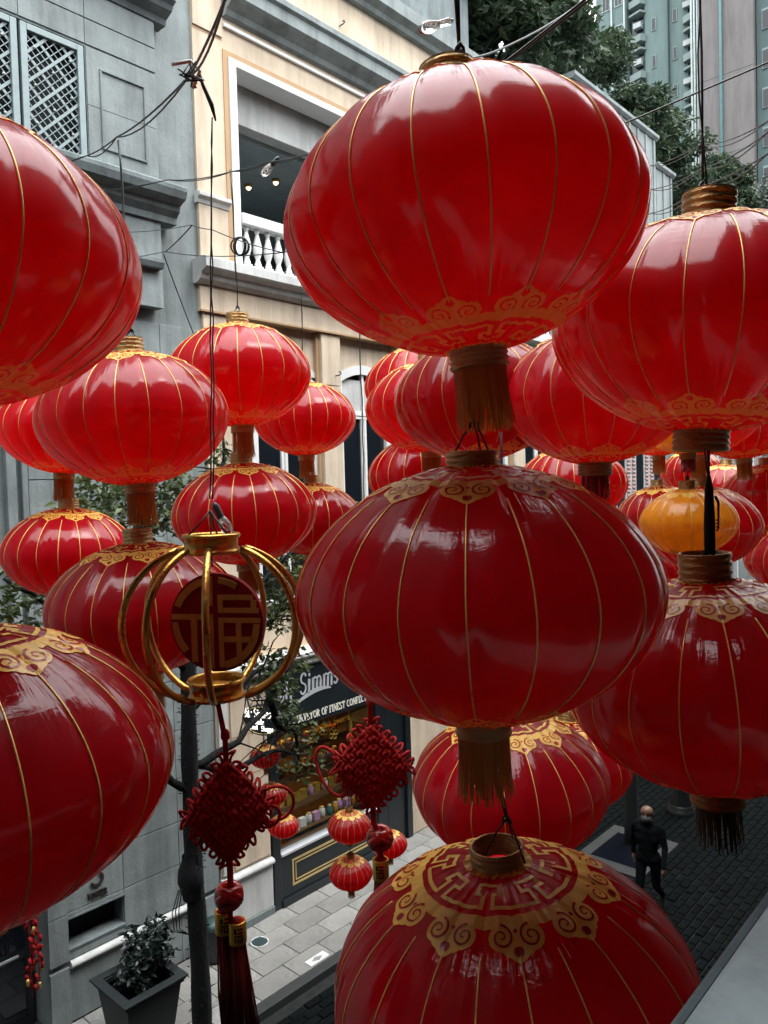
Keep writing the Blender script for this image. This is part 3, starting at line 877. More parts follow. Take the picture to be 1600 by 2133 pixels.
# pilasters between the windows, with tan returns and a necking line
for x0, x1 in ((7.44, 8.22), (10.07, 10.56), (12.25, 12.74), (14.45, 14.95), (16.65, 17.15), (18.85, 19.35), (21.05, 22.0)):
    p_ = obj('pilaster', MB().box(x0, x1, FY, IN, 4.58, 9.415), M['cream'], cb, 0.008)
    obj('pilaster', MB().box(x0, x1, FY, IN, 9.43, 10.40), M['cream'], cb, 0.008)
    obj('pilaster_return', MB().box(x0 - 0.07, x0 - .001, FY + 0.07, IN, 4.58, 10.38), M['tan'], cb)
# window joinery
for a, b in WINS:
    cx, hw = (a + b) / 2, (b - a) / 2
    top = lambda u, dz: 9.57 - dz + 0.27 * (1 - ((u - cx) / hw) ** 2)
    fr = MB()
    y0, y1 = IN - 0.025, IN + 0.12
    for q in ((a - 0.07, a + 0.08), (b - 0.08, b + 0.07)):
        fr.box(q[0], q[1], y0, y1, 5.5, 9.56)
    n = 14
    for i in range(n):
        u0, u1 = a - .07 + (b - a + .14) * i / n, a - .07 + (b - a + .14) * (i + 1) / n
        zz = lambda u: 9.56 + 0.27 * max(0, 1 - ((u - cx) / (hw + .07)) ** 2)
        fr.add([(u0, y0, zz(u0) - .09), (u1, y0, zz(u1) - .09), (u1, y0, zz(u1) + .09), (u0, y0, zz(u0) + .09), (u0, y1, zz(u0) - .09), (u1, y1, zz(u1) - .09), (u1, y1, zz(u1) + .09), (u0, y1, zz(u0) + .09)],
               [(0, 1, 2, 3), (0, 4, 5, 1), (7, 6, 5, 4), (3, 2, 6, 7)])
    wf = obj('window', fr, M['trim_white'], cb)
    obj('transom', MB().box(a + .08, b - .08, IN + 0.01, IN + 0.10, 8.84, 8.90), M['trim_white'], wf, 0.006)
    obj('transom', MB().box(a + .08, b - .08, IN - 0.005, IN + 0.10, 8.905, 9.0), M['trim_white'], wf, 0.006)
    for q in ((cx - .075, cx - .01), (cx + .01, cx + .075)):
        obj('mullion', MB().box(q[0], q[1], IN + 0.015, IN + 0.09, 5.5, 8.84), M['trim_white'], wf, 0.006)
    obj('mullion', MB().box(cx - .03, cx + .03, IN + 0.015, IN + 0.09, 9.0, 9.75), M['trim_white'], wf, 0.006)
    for q in ((a + .08, cx - .075), (cx + .075, b - .08)):
        obj('pane', MB().box(q[0], q[1], IN + 0.055, IN + 0.062, 5.5, 8.84), M['pane_dark'], wf)
    for q, zt in (((a + .08, cx - .03), 9.62), ((cx + .03, b - .08), 9.62)):
        obj('pane', MB().box(q[0], q[1], IN + 0.055, IN + 0.062, 9.0, zt), M['trim'], wf)
    obj('sill', MB().box(a - .12, b + .12, IN - 0.10, IN + .1, 5.40, 5.5), M['trim'], wf, 0.01)
# string courses and balcony ledge
obj('frieze', MB().xprof(XA - 0.02, 27.1, [(IN + .02, 10.42), (FY - 0.03, 10.42), (FY - 0.03, 10.84), (IN + .02, 10.84)]), M['cream'], cb, 0.006)
obj('frieze_bead', MB().xprof(XA - 0.03, 27.1, [(IN, 10.405), (FY - 0.055, 10.405), (FY - 0.055, 10.435), (FY - .031, 10.435), (FY - .031, 10.42), (IN, 10.42)]), M['tan'], cb)
led = [(FY + .2, 10.845), (FY - 0.08, 10.845), (FY - 0.16, 10.90), (FY - 0.20, 10.99), (FY - 0.32, 11.04), (FY - 0.34, 11.06), (FY - 0.34, 11.20), (FY - 0.30, 11.23), (FY + .2, 11.25)]
obj('balcony_ledge', MB().xprof(XA - 0.10, 27.1, led), M['trim'], cb, 0.006)
# ground floor mouldings
gm = [(FY + .02, 4.25), (FY - 0.10, 4.25), (FY - 0.16, 4.30), (FY - 0.16, 4.38), (FY - 0.22, 4.44), (FY - 0.22, 4.50), (FY - 0.05, 4.56), (FY + .02, 4.58)]
obj('shopfront_cornice', MB().xprof(XA, 27.1, gm), M['trim'], cb, 0.005)
obj('pilaster', MB().box(7.42, 7.60, FY - 0.06, FY, 1.05, 4.24), M['trim'], cb, 0.01)
obj('pilaster', MB().box(7.68, 8.44, FY - 0.03, FY, 1.05, 4.24), M['cream'], cb, 0.01)
rl = [(FY - 0.045 - 0.075 * math.sin(a), 0.94 + 0.06 * math.cos(a)) for a in np.linspace(0, PI, 9)]
obj('rail_moulding', MB().xprof(7.38, 8.46, rl + [(FY, 0.88), (FY, 1.0)]), M['trim'], cb)
obj('plinth_block', MB().box(7.40, 8.455, FY - 0.05, FY, 0.13, 0.875), M['trim'], cb, 0.006)
obj('plinth_base', MB().box(7.38, 8.458, FY - 0.08, FY, 0.0, 0.127), M['stone_dark'], cb, 0.006)
for z in (1.9, 2.6, 3.3):
    obj('joint_line', MB().box(7.69, 8.43, FY - 0.034, FY - .0302, z, z + .02), M['tan'], cb)
# balcony level
AZ0, AZ1 = 11.25, 14.72
BAYS = [(8.12, 12.0), (12.9, 16.8), (17.7, 21.6)]
w = MB()
xs = [XA + .02] + [v for ab in BAYS for v in ab] + [XB]
for a, b in zip(xs[0::2], xs[1::2]):
    w.box(a, b, FY, FY + .45, AZ0, AZ1)
w.box(XA + .02, 20.0, FY, FY + .45, AZ1, 17.0)
w.box(20.0, XB, FY, FY + .45, AZ1, 18.5)
obj('balcony_wall', w, M['cream'], cb)
for a, b in BAYS:
    w = MB()
    w.box(a - .3, b + .3, 14.2, 14.4, AZ0, AZ1 + .3)
    w.box(a - .45, a - .3, FY + .45, 14.4, AZ0, AZ1 + .3); w.box(b + .3, b + .45, FY + .45, 14.4, AZ0, AZ1 + .3)
    w.box(a - .45, b + .45, FY + .452, 14.4, AZ1 + .3, AZ1 + .4); w.box(a - .29, b + .29, FY + .75, 14.19, 14.1, 14.2)
    obj('balcony_room', w, M['soffit'], cb)
    obj('balcony_ceiling', MB().box(a - .3, b + .3, FY + .75, 14.2, 13.85, 14.0), M['soffit'], cb)
    obj('ceiling_beam', MB().box(a - .3, b + .3, FY + .46, FY + .74, 13.95, 15.0), M['trim'], cb, 0.01)
    obj('balcony_floor', MB().box(a - .3, b + .3, FY + .22, 14.2, AZ0 - .1, AZ0 + .005), M['soffit'], cb)
    obj('tiled_dado', MB().box(a - .28, b + .28, 14.12, 14.195, AZ0 + .01, 13.0), M['tile_dark'], cb)
    # reveal, white frame, outer groove
    f = MB()
    f.box(a - .02, a + .13, FY - 0.05, FY + .40, AZ0, AZ1 - .0); f.box(b - .13, b + .02, FY - 0.05, FY + .40, AZ0, AZ1)
    f.box(a + .13, b - .13, FY - 0.05, FY + .40, AZ1 - .12, AZ1)
    obj('balcony_frame', f, M['trim_white'], cb, 0.012)
    f = MB()
    f.box(a - .12, a - .022, FY - 0.02, FY, AZ0, AZ1 + .10); f.box(b + .022, b + .12, FY - 0.02, FY, AZ0, AZ1 + .10)
    f.box(a - .022, b + .022, FY - 0.02, FY, AZ1 + .002, AZ1 + .10)
    obj('frame_reveal', f, M['tan'], cb)
    # balustrade: rail, base, balusters
    bt = obj('balustrade', MB().box(a + .13, b - .13, FY - 0.09, FY + .15, 12.00, 12.18), M['trim_white'], cb, 0.015)
    obj('base_rail', MB().box(a + .13, b - .13, FY - 0.07, FY + .13, AZ0 + .002, AZ0 + .06), M['trim_white'], bt, 0.01)
    if a == BAYS[0][0]:
        prof = [(.062, 0), (.062, .05), (.045, .06), (.05, .085), (.04, .10), (.036, .12), (.055, .17), (.078, .24), (.082, .30), (.07, .38), (.05, .46), (.036, .53), (.034, .57), (.048, .585), (.048, .61), (.036, .62), (.036, .64)]
        bal = MB().lathe(prof, 14)
        bal.box(-.066, .066, -.066, .066, -.045, 0); bal.box(-.06, .06, -.06, .06, .64, .70)
        bal_me = bal.mesh('baluster', [M['trim_white']])
    nb = int((b - a - .3) / .235)
    for k in range(nb):
        link('baluster', bal_me, bt, (a + .28 + k * .235 - wloc(bt).x, FY + .03 - wloc(bt).y, AZ0 + .06 + .045 - wloc(bt).z))
# ceiling lamps in the balcony
for (x, y, z) in ((10.53, 12.3, 13.78), (10.30, 12.9, 13.78), (9.70, 13.3, 13.78), (9.35, 13.6, 13.78)):
    l = thing('ceiling_lamp', 'small warm round ceiling lamp glowing inside the balcony', 'ceiling lamp', (x, y, z), 'ceiling lamps inside the balcony')
    obj('lamp_rim', MB().lathe([(.075, .07), (.085, .03), (.07, .0), (.06, .02)], 14, (x, y, z)), M['brass_dull'], l)
    obj('lamp_globe', MB().lathe([(.0, -.045), (.03, -.038), (.052, -.01), (.055, .02)], 12, (x, y, z)), M['lamp_dim'], l)
# pedestal of the left pier
obj('pedestal_cap', MB().xprof(XA - .04, 8.0, [(FY + .02, 12.14), (FY - .06, 12.14), (FY - .08, 12.20), (FY - .14, 12.24), (FY - .14, 12.30), (FY + .02, 12.32)]), M['trim'], cb, 0.006)
obj('pedestal', MB().box(XA, 7.98, FY - .045, FY, 11.255, 12.135), M['cream'], cb, 0.008)
# iron hooks left in the wall
for hx, hz in ((9.52, 9.86), (10.42, 9.62), (10.8, 16.35), (13.1, 16.2), (12.6, 15.3), (9.0, 10.1), (12.3, 15.05)):
    hy = FY if hz > 10.4 else (IN if hx < 10 else FY)
    obj('wall_hook', MB().tube([(hx, hy + .02, hz), (hx, hy - .10, hz), (hx + .02, hy - .13, hz + .03), (hx + .02, hy - .11, hz + .07), (hx + .01, hy - .08, hz + .06)], .012, 5), M['iron'], cb)
# grooves and cornice above the balcony
obj('joint_line', MB().box(XA + .02, 8.0, FY - .004, FY - .0005, 14.95, 14.975), M['tan'], cb)
obj('fillet', MB().xprof(8.02, 20.0, [(FY, 15.18), (FY - .06, 15.18), (FY - .06, 15.24), (FY - .02, 15.26), (FY, 15.26)]), M['trim_white'], cb, 0.004)
obj('pier_strip', MB().box(XA + .02, 8.0, FY - .03, FY, 14.99, 16.9), M['cream'], cb, 0.008)
cor = [(FY, 15.34), (FY - .10, 15.36), (FY - .14, 15.44), (FY - .30, 15.52), (FY - .36, 15.56), (FY - .36, 15.76), (FY - .42, 15.80), (FY - .42, 15.90), (FY, 15.96)]
for a, b in ((8.02, 11.4), (11.402, 14.8), (14.802, 18.2), (18.202, 20.0)):
    obj('cornice_block', MB().xprof(a, b, cor), M['stone'], cb, 0.006)
cap = [(FY + .5, 16.92), (FY - .12, 16.92), (FY - .16, 17.0), (FY - .30, 17.08), (FY - .30, 17.34), (FY - .2, 17.40), (FY + .5, 17.42)]
for a, b in ((XA, 11.0), (11.002, 14.6), (14.602, 18.2), (18.202, 20.0)):
    obj('coping_block', MB().xprof(a, b, cap), M['stone'], cb, 0.006)
obj('setback_wall', MB().box(XA, 16.5, FY + 1.0, 14.5, 17.0, 21), M['stone_dark'], cb)
# the two stepped pieces of parapet to the right
for x0, x1, zt, zb in ((20.0, 25.7, 18.72, 14.7), (25.72, 27.1, 17.86, 4.5)):
    obj('parapet_block', MB().box(x0, x1, FY - .02, FY + 1.2, zb, zt), M['stone'], cb, 0.01)
    obj('parapet_cap', MB().xprof(x0 - .05, x1 + .05, [(FY + 1.25, zt + .002), (FY - .06, zt + .002), (FY - .14, zt + .08), (FY - .14, zt + .18), (FY + 1.25, zt + .2)]), M['stone'], cb, 0.006)
    for k in range(int((x1 - x0) / .62)):
        xx = x1 - .12 - k * .62
        obj('parapet_pier', MB().box(xx - .13, xx, FY - .06, FY - .021, max(zb, zt - 3.6), zt - .02), M['stone'], cb, 0.006)
ti = MB()
for k in range(14):
    for j in range(5):
        ti.obox((26.2 + k * .14, FY - .10 - j * .12, 15.55 - j * .10), (.12, .16, .03), Euler((R_(38), 0, 0)).to_matrix())
tag(obj('roof_tiles', ti, M['roof_tile'], cb), kind='stuff')

# ---- sweet shop: fascia, window, stall riser
S0, S1 = 8.48, 12.28
obj('fascia', MB().box(S0, S1, FY - .09, FY + .018, 3.16, 4.24), M['navy'], cb, 0.008)
for q in ((S0, S0 + .16), (S1 - .16, S1), (11.2, 11.32)):
    obj('shop_pillar', MB().box(q[0], q[1], FY - .06, FY + .1, .0, 3.155), M['navy'], cb, 0.008)
obj('stall_riser', MB().box(S0 + .16, 11.2, FY - .04, FY + .1, .14, .92), M['navy'], cb, 0.006)
obj('stall_plinth', MB().box(S0 + .16, 11.2, FY - .09, FY + .1, .0, .137), M['navy'], cb, 0.006)
obj('shop_sill', MB().box(S0 + .16, 11.2, FY - .085, FY + .1, .922, .972), M['silver'], cb, 0.008)
gp = MB()
for x0, x1 in ((8.90, 11.05),):
    for i, (ins, t) in enumerate(((0, .035), (.075, .018))):
        a, b, c, d = x0 + ins, x1 - ins, .30 + ins, .78 - ins
        for q in ((a, b, d - t, d), (a, b, c, c + t), (a, a + t, c + t, d - t), (b - t, b, c + t, d - t)):
            gp.box(q[0], q[1], FY - .055, FY - .041, q[2], q[3])
obj('gilt_panel_moulding', gp, M['gilt'], cb)
sp = obj('shop_window', MB().box(S0 + .16, 11.2, FY + .02, FY + .028, .972, 3.155), M['shop_pane'], cb)
obj('door_leaf', MB().box(11.33, 12.11, FY + .0, FY + .05, .02, 3.1), M['navy'], cb, 0.006)
obj('shop_room', MB().box(S0 + .05, S1, FY + 1.75, FY + 1.85, 0, 4.2).box(S0 - .0, S0 + .05, FY + .1, FY + 1.75, 0, 4.2).box(S0 + .05, S1, FY + .1, FY + 1.75, 3.3, 3.4), M['wood'], cb)
obj('shop_floor', MB().box(S0 + .05, S1, FY + .1, FY + 1.75, -.02, .85), M['wood'], cb)
fl = lambda u, v, d: (u, FY - .09 - d, v)
x_ = 8.62
for txt, hh, zz in (('Mr', .40, 3.64), ('Simms', .40, 3.72), ('Olde', .40, 3.80)):
    wd = write_letters(cb, M['silver'], txt, fl, hh, .0015, .016, x_, zz, .72, .10, 0.04)
    x_ += wd + .12
for txt, zz in (('Sweet', 3.80),):
    write_letters(cb, M['silver'], txt, fl, .34, .0015, .016, x_ + .05, zz, .62, .10, 0.0)
sw = MB()
pts = [(9.05 + .9 * t, 3.58 + .12 * math.sin(t * 2.6) + .07 * t) for t in np.linspace(0, 1, 16)]
for i in range(15):
    t0 = .012 + .03 * math.sin(PI * i / 15); t1 = .012 + .03 * math.sin(PI * (i + 1) / 15)
    sw.prism([(pts[i][0], pts[i][1] - t0), (pts[i + 1][0], pts[i + 1][1] - t1), (pts[i + 1][0], pts[i + 1][1] + t1), (pts[i][0], pts[i][1] + t0)], fl, .0015, .014)
obj('flourish', sw, M['silver'], cb)
write_letters(cb, M['lettering'], 'PURVEYOR OF FINEST CONFECTIONERY', fl, .135, .0015, .012, 9.00, 3.235, .80)
write_letters(sp, M['amber'], 'English Sweets', lambda u, v, d: (u, FY + .018 - d, v), .15, .0, .004, 9.55, 2.93, .85, .12)
yf = MB()
for q in ((10.55, 10.62, 2.30, 3.10), (10.62, 11.05, 3.03, 3.10)):
    yf.box(q[0], q[1], FY + .035, FY + .06, q[2], q[3])
obj('yellow_strip', yf, M['gold_box'], sp)
# shelves with jars and boxes
for k, (z, y) in enumerate(((0.97, FY + .55), (1.42, FY + .75), (1.88, FY + .95), (2.32, FY + 1.1), (2.72, FY + 1.2))):
    obj('shop_shelf', MB().box(S0 + .1, 11.9, y - .16, y + .2, z - .03, z), M['wood'], cb)
jar_b = MB().lathe([(.05, 0), (.062, .015), (.064, .13), (.05, .165), (.04, .175), (.0, .177)], 10)
jars = {k: jar_b.mesh('jar', [M[k]]) for k in ('amber', 'red_box', 'white_box', 'pink_box', 'gold_box', 'green_box')}
lid_me = MB().lathe([(.0, .205), (.045, .203), (.047, .177), (.0, .1765)], 8).mesh('lid', [M['gilt']])
box_me = {k: MB().box(-.07, .07, -.05, .05, 0, .16).mesh('sweet_box', [M[k]]) for k in ('gold_box', 'red_box', 'white_box', 'pink_box')}
for k, (z, y) in enumerate(((0.97, FY + .55), (1.42, FY + .75), (1.88, FY + .95), (2.32, FY + 1.1), (2.72, FY + 1.2))):
    x = S0 + .24
    while x < 11.2:
        u = rng.uniform()
        if u < .70:
            cname = rng.choice(['amber', 'amber', 'gold_box', 'red_box', 'white_box', 'pink_box'] if k > 0 else ['white_box', 'pink_box', 'white_box', 'green_box', 'amber'])
            o = link('sweet_jar', jars[cname], None, (x, y + rng.uniform(-.08, .02), z))
            tag(o, 'small jar of sweets on a lit shelf inside the shop window', 'jar', 'sweet jars on the shop shelves')
            link('lid', lid_me, o)
            x += .15 + rng.uniform(0, .03)
        else:
            cname = rng.choice(['gold_box', 'red_box', 'gold_box', 'pink_box'] if k > 0 else ['white_box', 'pink_box', 'white_box'])
            o = link('sweet_box', box_me[cname], None, (x + .02, y + rng.uniform(-.08, .0), z), rng.uniform(-.3, .3))
            tag(o, 'small wrapped box of sweets on a lit shelf inside the shop window', 'box', 'sweet boxes on the shop shelves')
            x += .19 + rng.uniform(0, .03)
# gold ornaments hanging in the window
for k, (x, z) in enumerate(((9.62, 2.80), (9.95, 2.86), (10.2, 2.72))):
    m = MB()
    for q in range(5):
        a = q * 1.256
        m.tube([(x + .075 * math.cos(a) + .05 * math.cos(t), FY + .14 + .02 * math.sin(3 * t), z + .075 * math.sin(a) + .05 * math.sin(t)) for t in np.linspace(0, 2 * PI, 9)[:-1]], .014, 5, closed=True)
    m.tube([(x, FY + .14, z + .1), (x, FY + .14, 3.3)], .004, 4)
    free('gold_window_ornament', m, M['gold_box'], 'looped golden ornament hanging at the top of the sweet shop window', 'ornament', 'gold ornaments in the shop window')
# lit strips under the shelves' front edges
for z, y in ((1.39, FY + .60), (1.85, FY + .80), (2.29, FY + .96), (2.69, FY + 1.06), (3.2, FY + .9)):
    l = thing('shelf_lamp', 'warm lit strip lamp under a shelf inside the sweet shop', 'shelf lamp', (9.9, y, z), 'strip lamps under the shop shelves')
    obj('lamp_body', MB().box(8.7, 11.6, y - .02, y - .004, z - .07, z - .004), M['wood'], l)
    obj('lamp_tube', MB().box(8.72, 11.58, y - .003, y + .017, z - .034, z - .0205), M['warm_lamp'], l)

# ---- hanging oval shop sign (a blade sign, facing along the street)
ov = thing('oval_sign', 'black oval hanging sign with lit white lettering beside the sweet shop', 'shop sign', (7.92, 10.02, 3.4))
ovm = MB()
oc = Vector((7.92, 10.02, 3.68)); OA, OB = .36, .255
yawm = Matrix.Rotation(R_(24), 3, 'Z')
def ofn(u, v, d):
    p = yawm @ Vector((-d, -u, v))
    return oc + p
ovm.prism([(OA * math.cos(a), OB * math.sin(a)) for a in np.linspace(0, 2 * PI, 33)[:-1]], ofn, -.05, .05)
obj('sign_board', ovm, M['navy'], ov, 0.01)
rim = MB().tube([ofn((OA - .03) * math.cos(a), (OB - .03) * math.sin(a), .052) for a in np.linspace(0, 2 * PI, 33)[:-1]], .008, 5, closed=True)
obj('sign_rim', rim, M['gilt'], ov)
write_letters(ov, M['lit_letter'], 'Mr Simms', ofn, .15, .052, .062, -.30, .045, .62)
write_letters(ov, M['lit_letter'], 'Olde', ofn, .095, .052, .062, -.13, -.065, .8)
write_letters(ov, M['lit_letter'], 'Sweet', ofn, .09, .052, .062, -.26, -.155, .72)
write_letters(ov, M['lit_letter'], 'Shoppe', ofn, .09, .052, .062, .0, -.175, .66)
obj('sign_bracket', MB().tube([(7.92, FY, 4.05), (7.92, 10.02, 4.05), oc + Vector((0, 0, OB))], .014, 6), M['iron'], ov)

# ================================================================== FARTHER SHOPHOUSE (only a strip of it shows under the lanterns)
fh = thing('shophouse', 'far white shophouse with grey frames and pink louvred shutters behind the lanterns', 'building', (34, 10.8, 0))
obj('wall', MB().box(27.2, 46, 10.9, 15, 0, 13), M['stone'], fh)
obj('cornice', MB().xprof(27.2, 46, [(10.9, 12.7), (10.7, 12.8), (10.6, 12.95), (10.9, 13.0)]), M['trim_white'], fh)
for k in range(8):
    x = 27.9 + k * 2.25
    wf = obj('window', MB().box(x, x + 1.0, 10.84, 10.895, 6.2, 9.4), M['metal_grey'], fh, 0.01)
    obj('pane', MB().box(x + .08, x + .92, 10.825, 10.839, 6.3, 9.3), M['pane_dark'], wf)
    for q in ((x - .45, x - .02), (x + 1.02, x + 1.45)):
        sh = obj('shutter', MB().box(q[0], q[1], 10.82, 10.89, 6.2, 9.4), M['shutter'], wf)
    obj('pier', MB().box(x + 1.55, x + 1.72, 10.75, 10.9, 0, 12.7), M['trim'], fh)
    for q in ((x - .45, x - .02), (x + 1.02, x + 1.45)):
        lv = MB()
        for j in range(24):
            lv.obox(((q[0] + q[1]) / 2, 10.805, 6.3 + j * .125), (q[1] - q[0] - .08, .02, .09), Euler((R_(-25), 0, 0)).to_matrix())
        obj('louvres', lv, M['shutter'], fh)
# pink shutters of the cream building's far end
for x in (22.6, 24.0, 25.4):
    wf = obj('window', MB().box(x, x + .62, FY + .10, FY + .17, 6.0, 9.2), M['metal_grey'], cb, 0.01)
    obj('pane', MB().box(x + .06, x + .56, FY + .088, FY + .099, 6.1, 9.1), M['pane_dark'], wf)
    for q in ((x - .36, x - .02), (x + .64, x + .98)):
        sh = obj('shutter', MB().box(q[0], q[1], FY + .08, FY + .15, 6.0, 9.2), M['trim_white'], wf)
        lv = MB()
        for j in range(24):
            lv.obox(((q[0] + q[1]) / 2, FY + .068, 6.1 + j * .125), (q[1] - q[0] - .08, .02, .09), Euler((R_(-25), 0, 0)).to_matrix())
        obj('louvres', lv, M['shutter'], wf)

# ================================================================== OWN BUILDING (the camera looks out of its arcade)
ab = thing('arcade_building', 'grey concrete parapet of the arcade along the lower right edge', 'building', (8, -1.5, 0))
obj('lower_wall', MB().box(-25, 60, -3.0, 0.30, 0, 5.6), M['own_wall'], ab)
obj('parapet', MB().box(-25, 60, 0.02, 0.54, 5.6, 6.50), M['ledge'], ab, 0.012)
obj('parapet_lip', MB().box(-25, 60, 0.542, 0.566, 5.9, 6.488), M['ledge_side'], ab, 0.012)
obj('arcade_floor', MB().box(-25, 60, -3.0, 0.018, 5.602, 5.72), M['own_wall'], ab)
obj('arcade_back_wall', MB().box(-25, 60, -3.4, -3.0, 0, 10.4), M['own_wall'], ab)
obj('upper_wall', MB().box(-25, 60, -3.4, 0.25, 10.4, 16.2), M['own_wall'], ab)  # unseen; height set by the shade it gives the near lanterns
obj('added_shade_wing', MB().box(-9, -1.6, 0.3, 4.2, 0, 16), M['own_wall'], ab)  # unseen wing, added to darken the viewer's side of the lanterns
eb = thing('added_end_block', 'added dark block closing the street behind the viewer to shade the lanterns', 'building', (-24, 5, 0))
obj('wall', MB().box(-30, -22, 0.3, 10.5, 0, 34), M['own_wall'], eb)  # unseen mass, added to cut light from the open street end

# ================================================================== TOWERS BEHIND
def tower_teal():
    # a slab with hooded bays either side
    t = thing('apartment_tower', 'tall teal apartment tower with small windows and hooded bays behind the trees', 'building', (58, 25, 0))
    X = 57.6
    w = MB()
    w.box(X, 66, 22.7, 25.9, 0, 75)              # main slab
    w.box(X + .9, 66, 25.9, 27.2, 0, 75)
    w.box(X - .4, 66, 27.2, 29.6, 0, 75)
    obj('wall', w, M['teal_wall'], t)
    obj('wall_fin', MB().box(X - .35, X - .002, 24.02, 24.06, 0, 75), M['teal_dark'], t)
    for y in (26.05, 26.45, 26.9, 27.28, 28.3):
        obj('downpipe', MB().tube([(X - .5 if y > 27 else X + .6, y, 0), (X - .5 if y > 27 else X + .6, y, 75)], .07, 6), M['pipe'], t)
    for k in range(-3, 9):
        z = 27.2 + k * 2.72
        # small slot windows on the slab
        for y in (25.2, 23.62):
            f = obj('window', MB().box(X - .06, X + .002, y - .17, y + .17, z, z + .95), M['teal_trim'], t)
            obj('pane', MB().box(X - .07, X - .061, y - .11, y + .11, z + .06, z + .89), M['pane_dark'], f)
        # hooded bays either side
        for y0, y1 in ((25.92, 27.0), (22.2, 22.95)):
            b = MB()
            xf = X - .55
            b.prism([(xf, y0 + .1), (xf + .4, y0 - .12), (X + .9, y0 - .12), (X + .9, y1), (xf + .25, y1)], lambda u, v, d: (u, v, d), z + 1.55, z + 1.70)
            obj('bay_hood', b, M['teal_trim'], t)
            b = MB()
            b.prism([(xf, y0 + .1), (xf + .4, y0 - .12), (X + .9, y0 - .12), (X + .9, y1), (xf + .25, y1)], lambda u, v, d: (u, v, d), z - .55, z - .05)
            obj('bay_sill', b, M['teal_trim'], t)
            f = obj('window', MB().box(X + .1, X + .85, y0 + .05, y1 - .05, z - .04, z + 1.54), M['teal_dark'], t)
            obj('pane', MB().box(X + .085, X + .099, y0 + .12, (y0 + y1) / 2 - .03, z + .05, z + 1.45), M['pane_dark'], f)
            obj('pane', MB().box(X + .085, X + .099, (y0 + y1) / 2 + .03, y1 - .12, z + .05, z + 1.45), M['pane_dark'], f)
            obj('air_conditioner', MB().box(X - .35, X + .06, y0 + .15, y0 + .75, z + .55, z + .95), M['ac'], t, 0.02)
        # windows of the left wing
        for y in (27.75, 28.75):
            f = obj('window', MB().box(X - .46, X - .402, y - .32, y + .32, z, z + 1.3), M['pipe'], t)
            obj('pane', MB().box(X - .475, X - .461, y - .27, y - .02, z + .06, z + 1.24), M['pane_dark'], f)
            obj('pane', MB().box(X - .475, X - .461, y + .02, y + .27, z + .06, z + 1.24), M['pane_dark'], f)
    t.location.y -= 1.5
    return t
tower_teal()
pt = thing('apartment_tower', 'tall blank mauve-grey tower with one teal downpipe at the upper right', 'building', (57, 20, 0))
obj('wall', MB().box(56.5, 66, 18.32, 22.0, 0, 75), M['pink_wall'], pt)
obj('downpipe', MB().tube([(56.35, 20.42, 0), (56.35, 20.42, 75)], .11, 8), M['pipe_teal'], pt)
for y in (22.1, 22.32, 22.52):
    obj('downpipe', MB().tube([(56.7, y, 0), (56.7, y, 75)], .08, 6), M['pipe'], pt)
for z in (24.5, 29.8, 35.2, 41.0):
    obj('movement_joint', MB().box(56.49, 56.499, 18.35, 21.95, z, z + .04), M['teal_dark'], pt)
pt.location.y -= 1.9
et = thing('apartment_tower', 'dark teal tower edge with window rows at the right border', 'building', (57, 16, 0))
obj('wall', MB().box(56.9, 66, 14.5, 18.30, 0, 75), M['teal_dark'], et)
for k in range(-1, 9):
    z = 27.0 + k * 2.6
    for y in (17.5, 16.2):
        f = obj('window', MB().box(56.82, 56.898, y - .55, y + .45, z, z + 1.35), M['teal_trim'], et)
        obj('pane', MB().box(56.80, 56.819, y - .50, y + .40, z + .06, z + 1.2), M['pane_dark'], f)
et.location.y -= 1.95

# ================================================================== RED LANTERNS
# one lantern is modelled 1 m across and scaled; profile = flattened super-ellipse cut at the collars
LR, LH, LP, NECK, NG = 0.5, 0.355, 1.88, 0.072, 20
PH = math.acos((NECK / LR) ** (LP / 2))
NVAR = 4            # four differently sagging bodies
GPH = [rng.uniform(0, 6.28, (NG, 4)) for _ in range(NVAR)]
DENT = [rng.uniform(0, 6.28, 4) for _ in range(NVAR)]
VAR = 0
def ell(t):
    ph = PH - 2 * PH * t
    c, s = math.cos(ph), math.sin(ph)
    return LR * c ** (2 / LP), LH * math.copysign(abs(s) ** (2 / LP), s)
def t_of_r(r, bottom=False):
    ph = math.acos(min(1, (r / LR) ** (LP / 2)))
    t = (PH - ph) / (2 * PH)
    return 1 - t if bottom else t
def surf(th, t, off=0.0):
    r, z = ell(t)
    g = (th % (2 * PI)) / (2 * PI) * NG
    k = int(g) % NG
    s = (g - int(g)) * 2 - 1                       # -1 .. 1 between two ribs
    e = math.exp(-t / .14) + math.exp(-(1 - t) / .14)
    belly = math.sin(PI * t)
    dd = -0.0065 * abs(s) ** 3 * (0.6 + .4 * belly)
    p = GPH[VAR][k]
    q_ = DENT[VAR]
    wr = (1 - s * s) * (0.0020 * e * (math.sin(9 * s + p[0] + 4 * t) + .6 * math.sin(19 * s + p[1])) + 0.0022 * math.sin(3 * s + p[2] + 9 * t + p[3]) + .0016 * math.sin(31 * t + p[1] + 5 * s) * e)
    nx, nz = r / LR ** 2, z / LH ** 2
    l = math.hypot(nx, nz)
    nx, nz = nx / l, nz / l
    d = dd + wr + off + belly * (.0050 * math.sin(2 * th + q_[0]) + .0036 * math.sin(3 * th + q_[1] + 2.6 * t) + .0030 * math.sin(5 * th + q_[2] - 3.5 * t))
    r, z = r + nx * d, z + nz * d
    return (r * math.cos(th), r * math.sin(th), z)
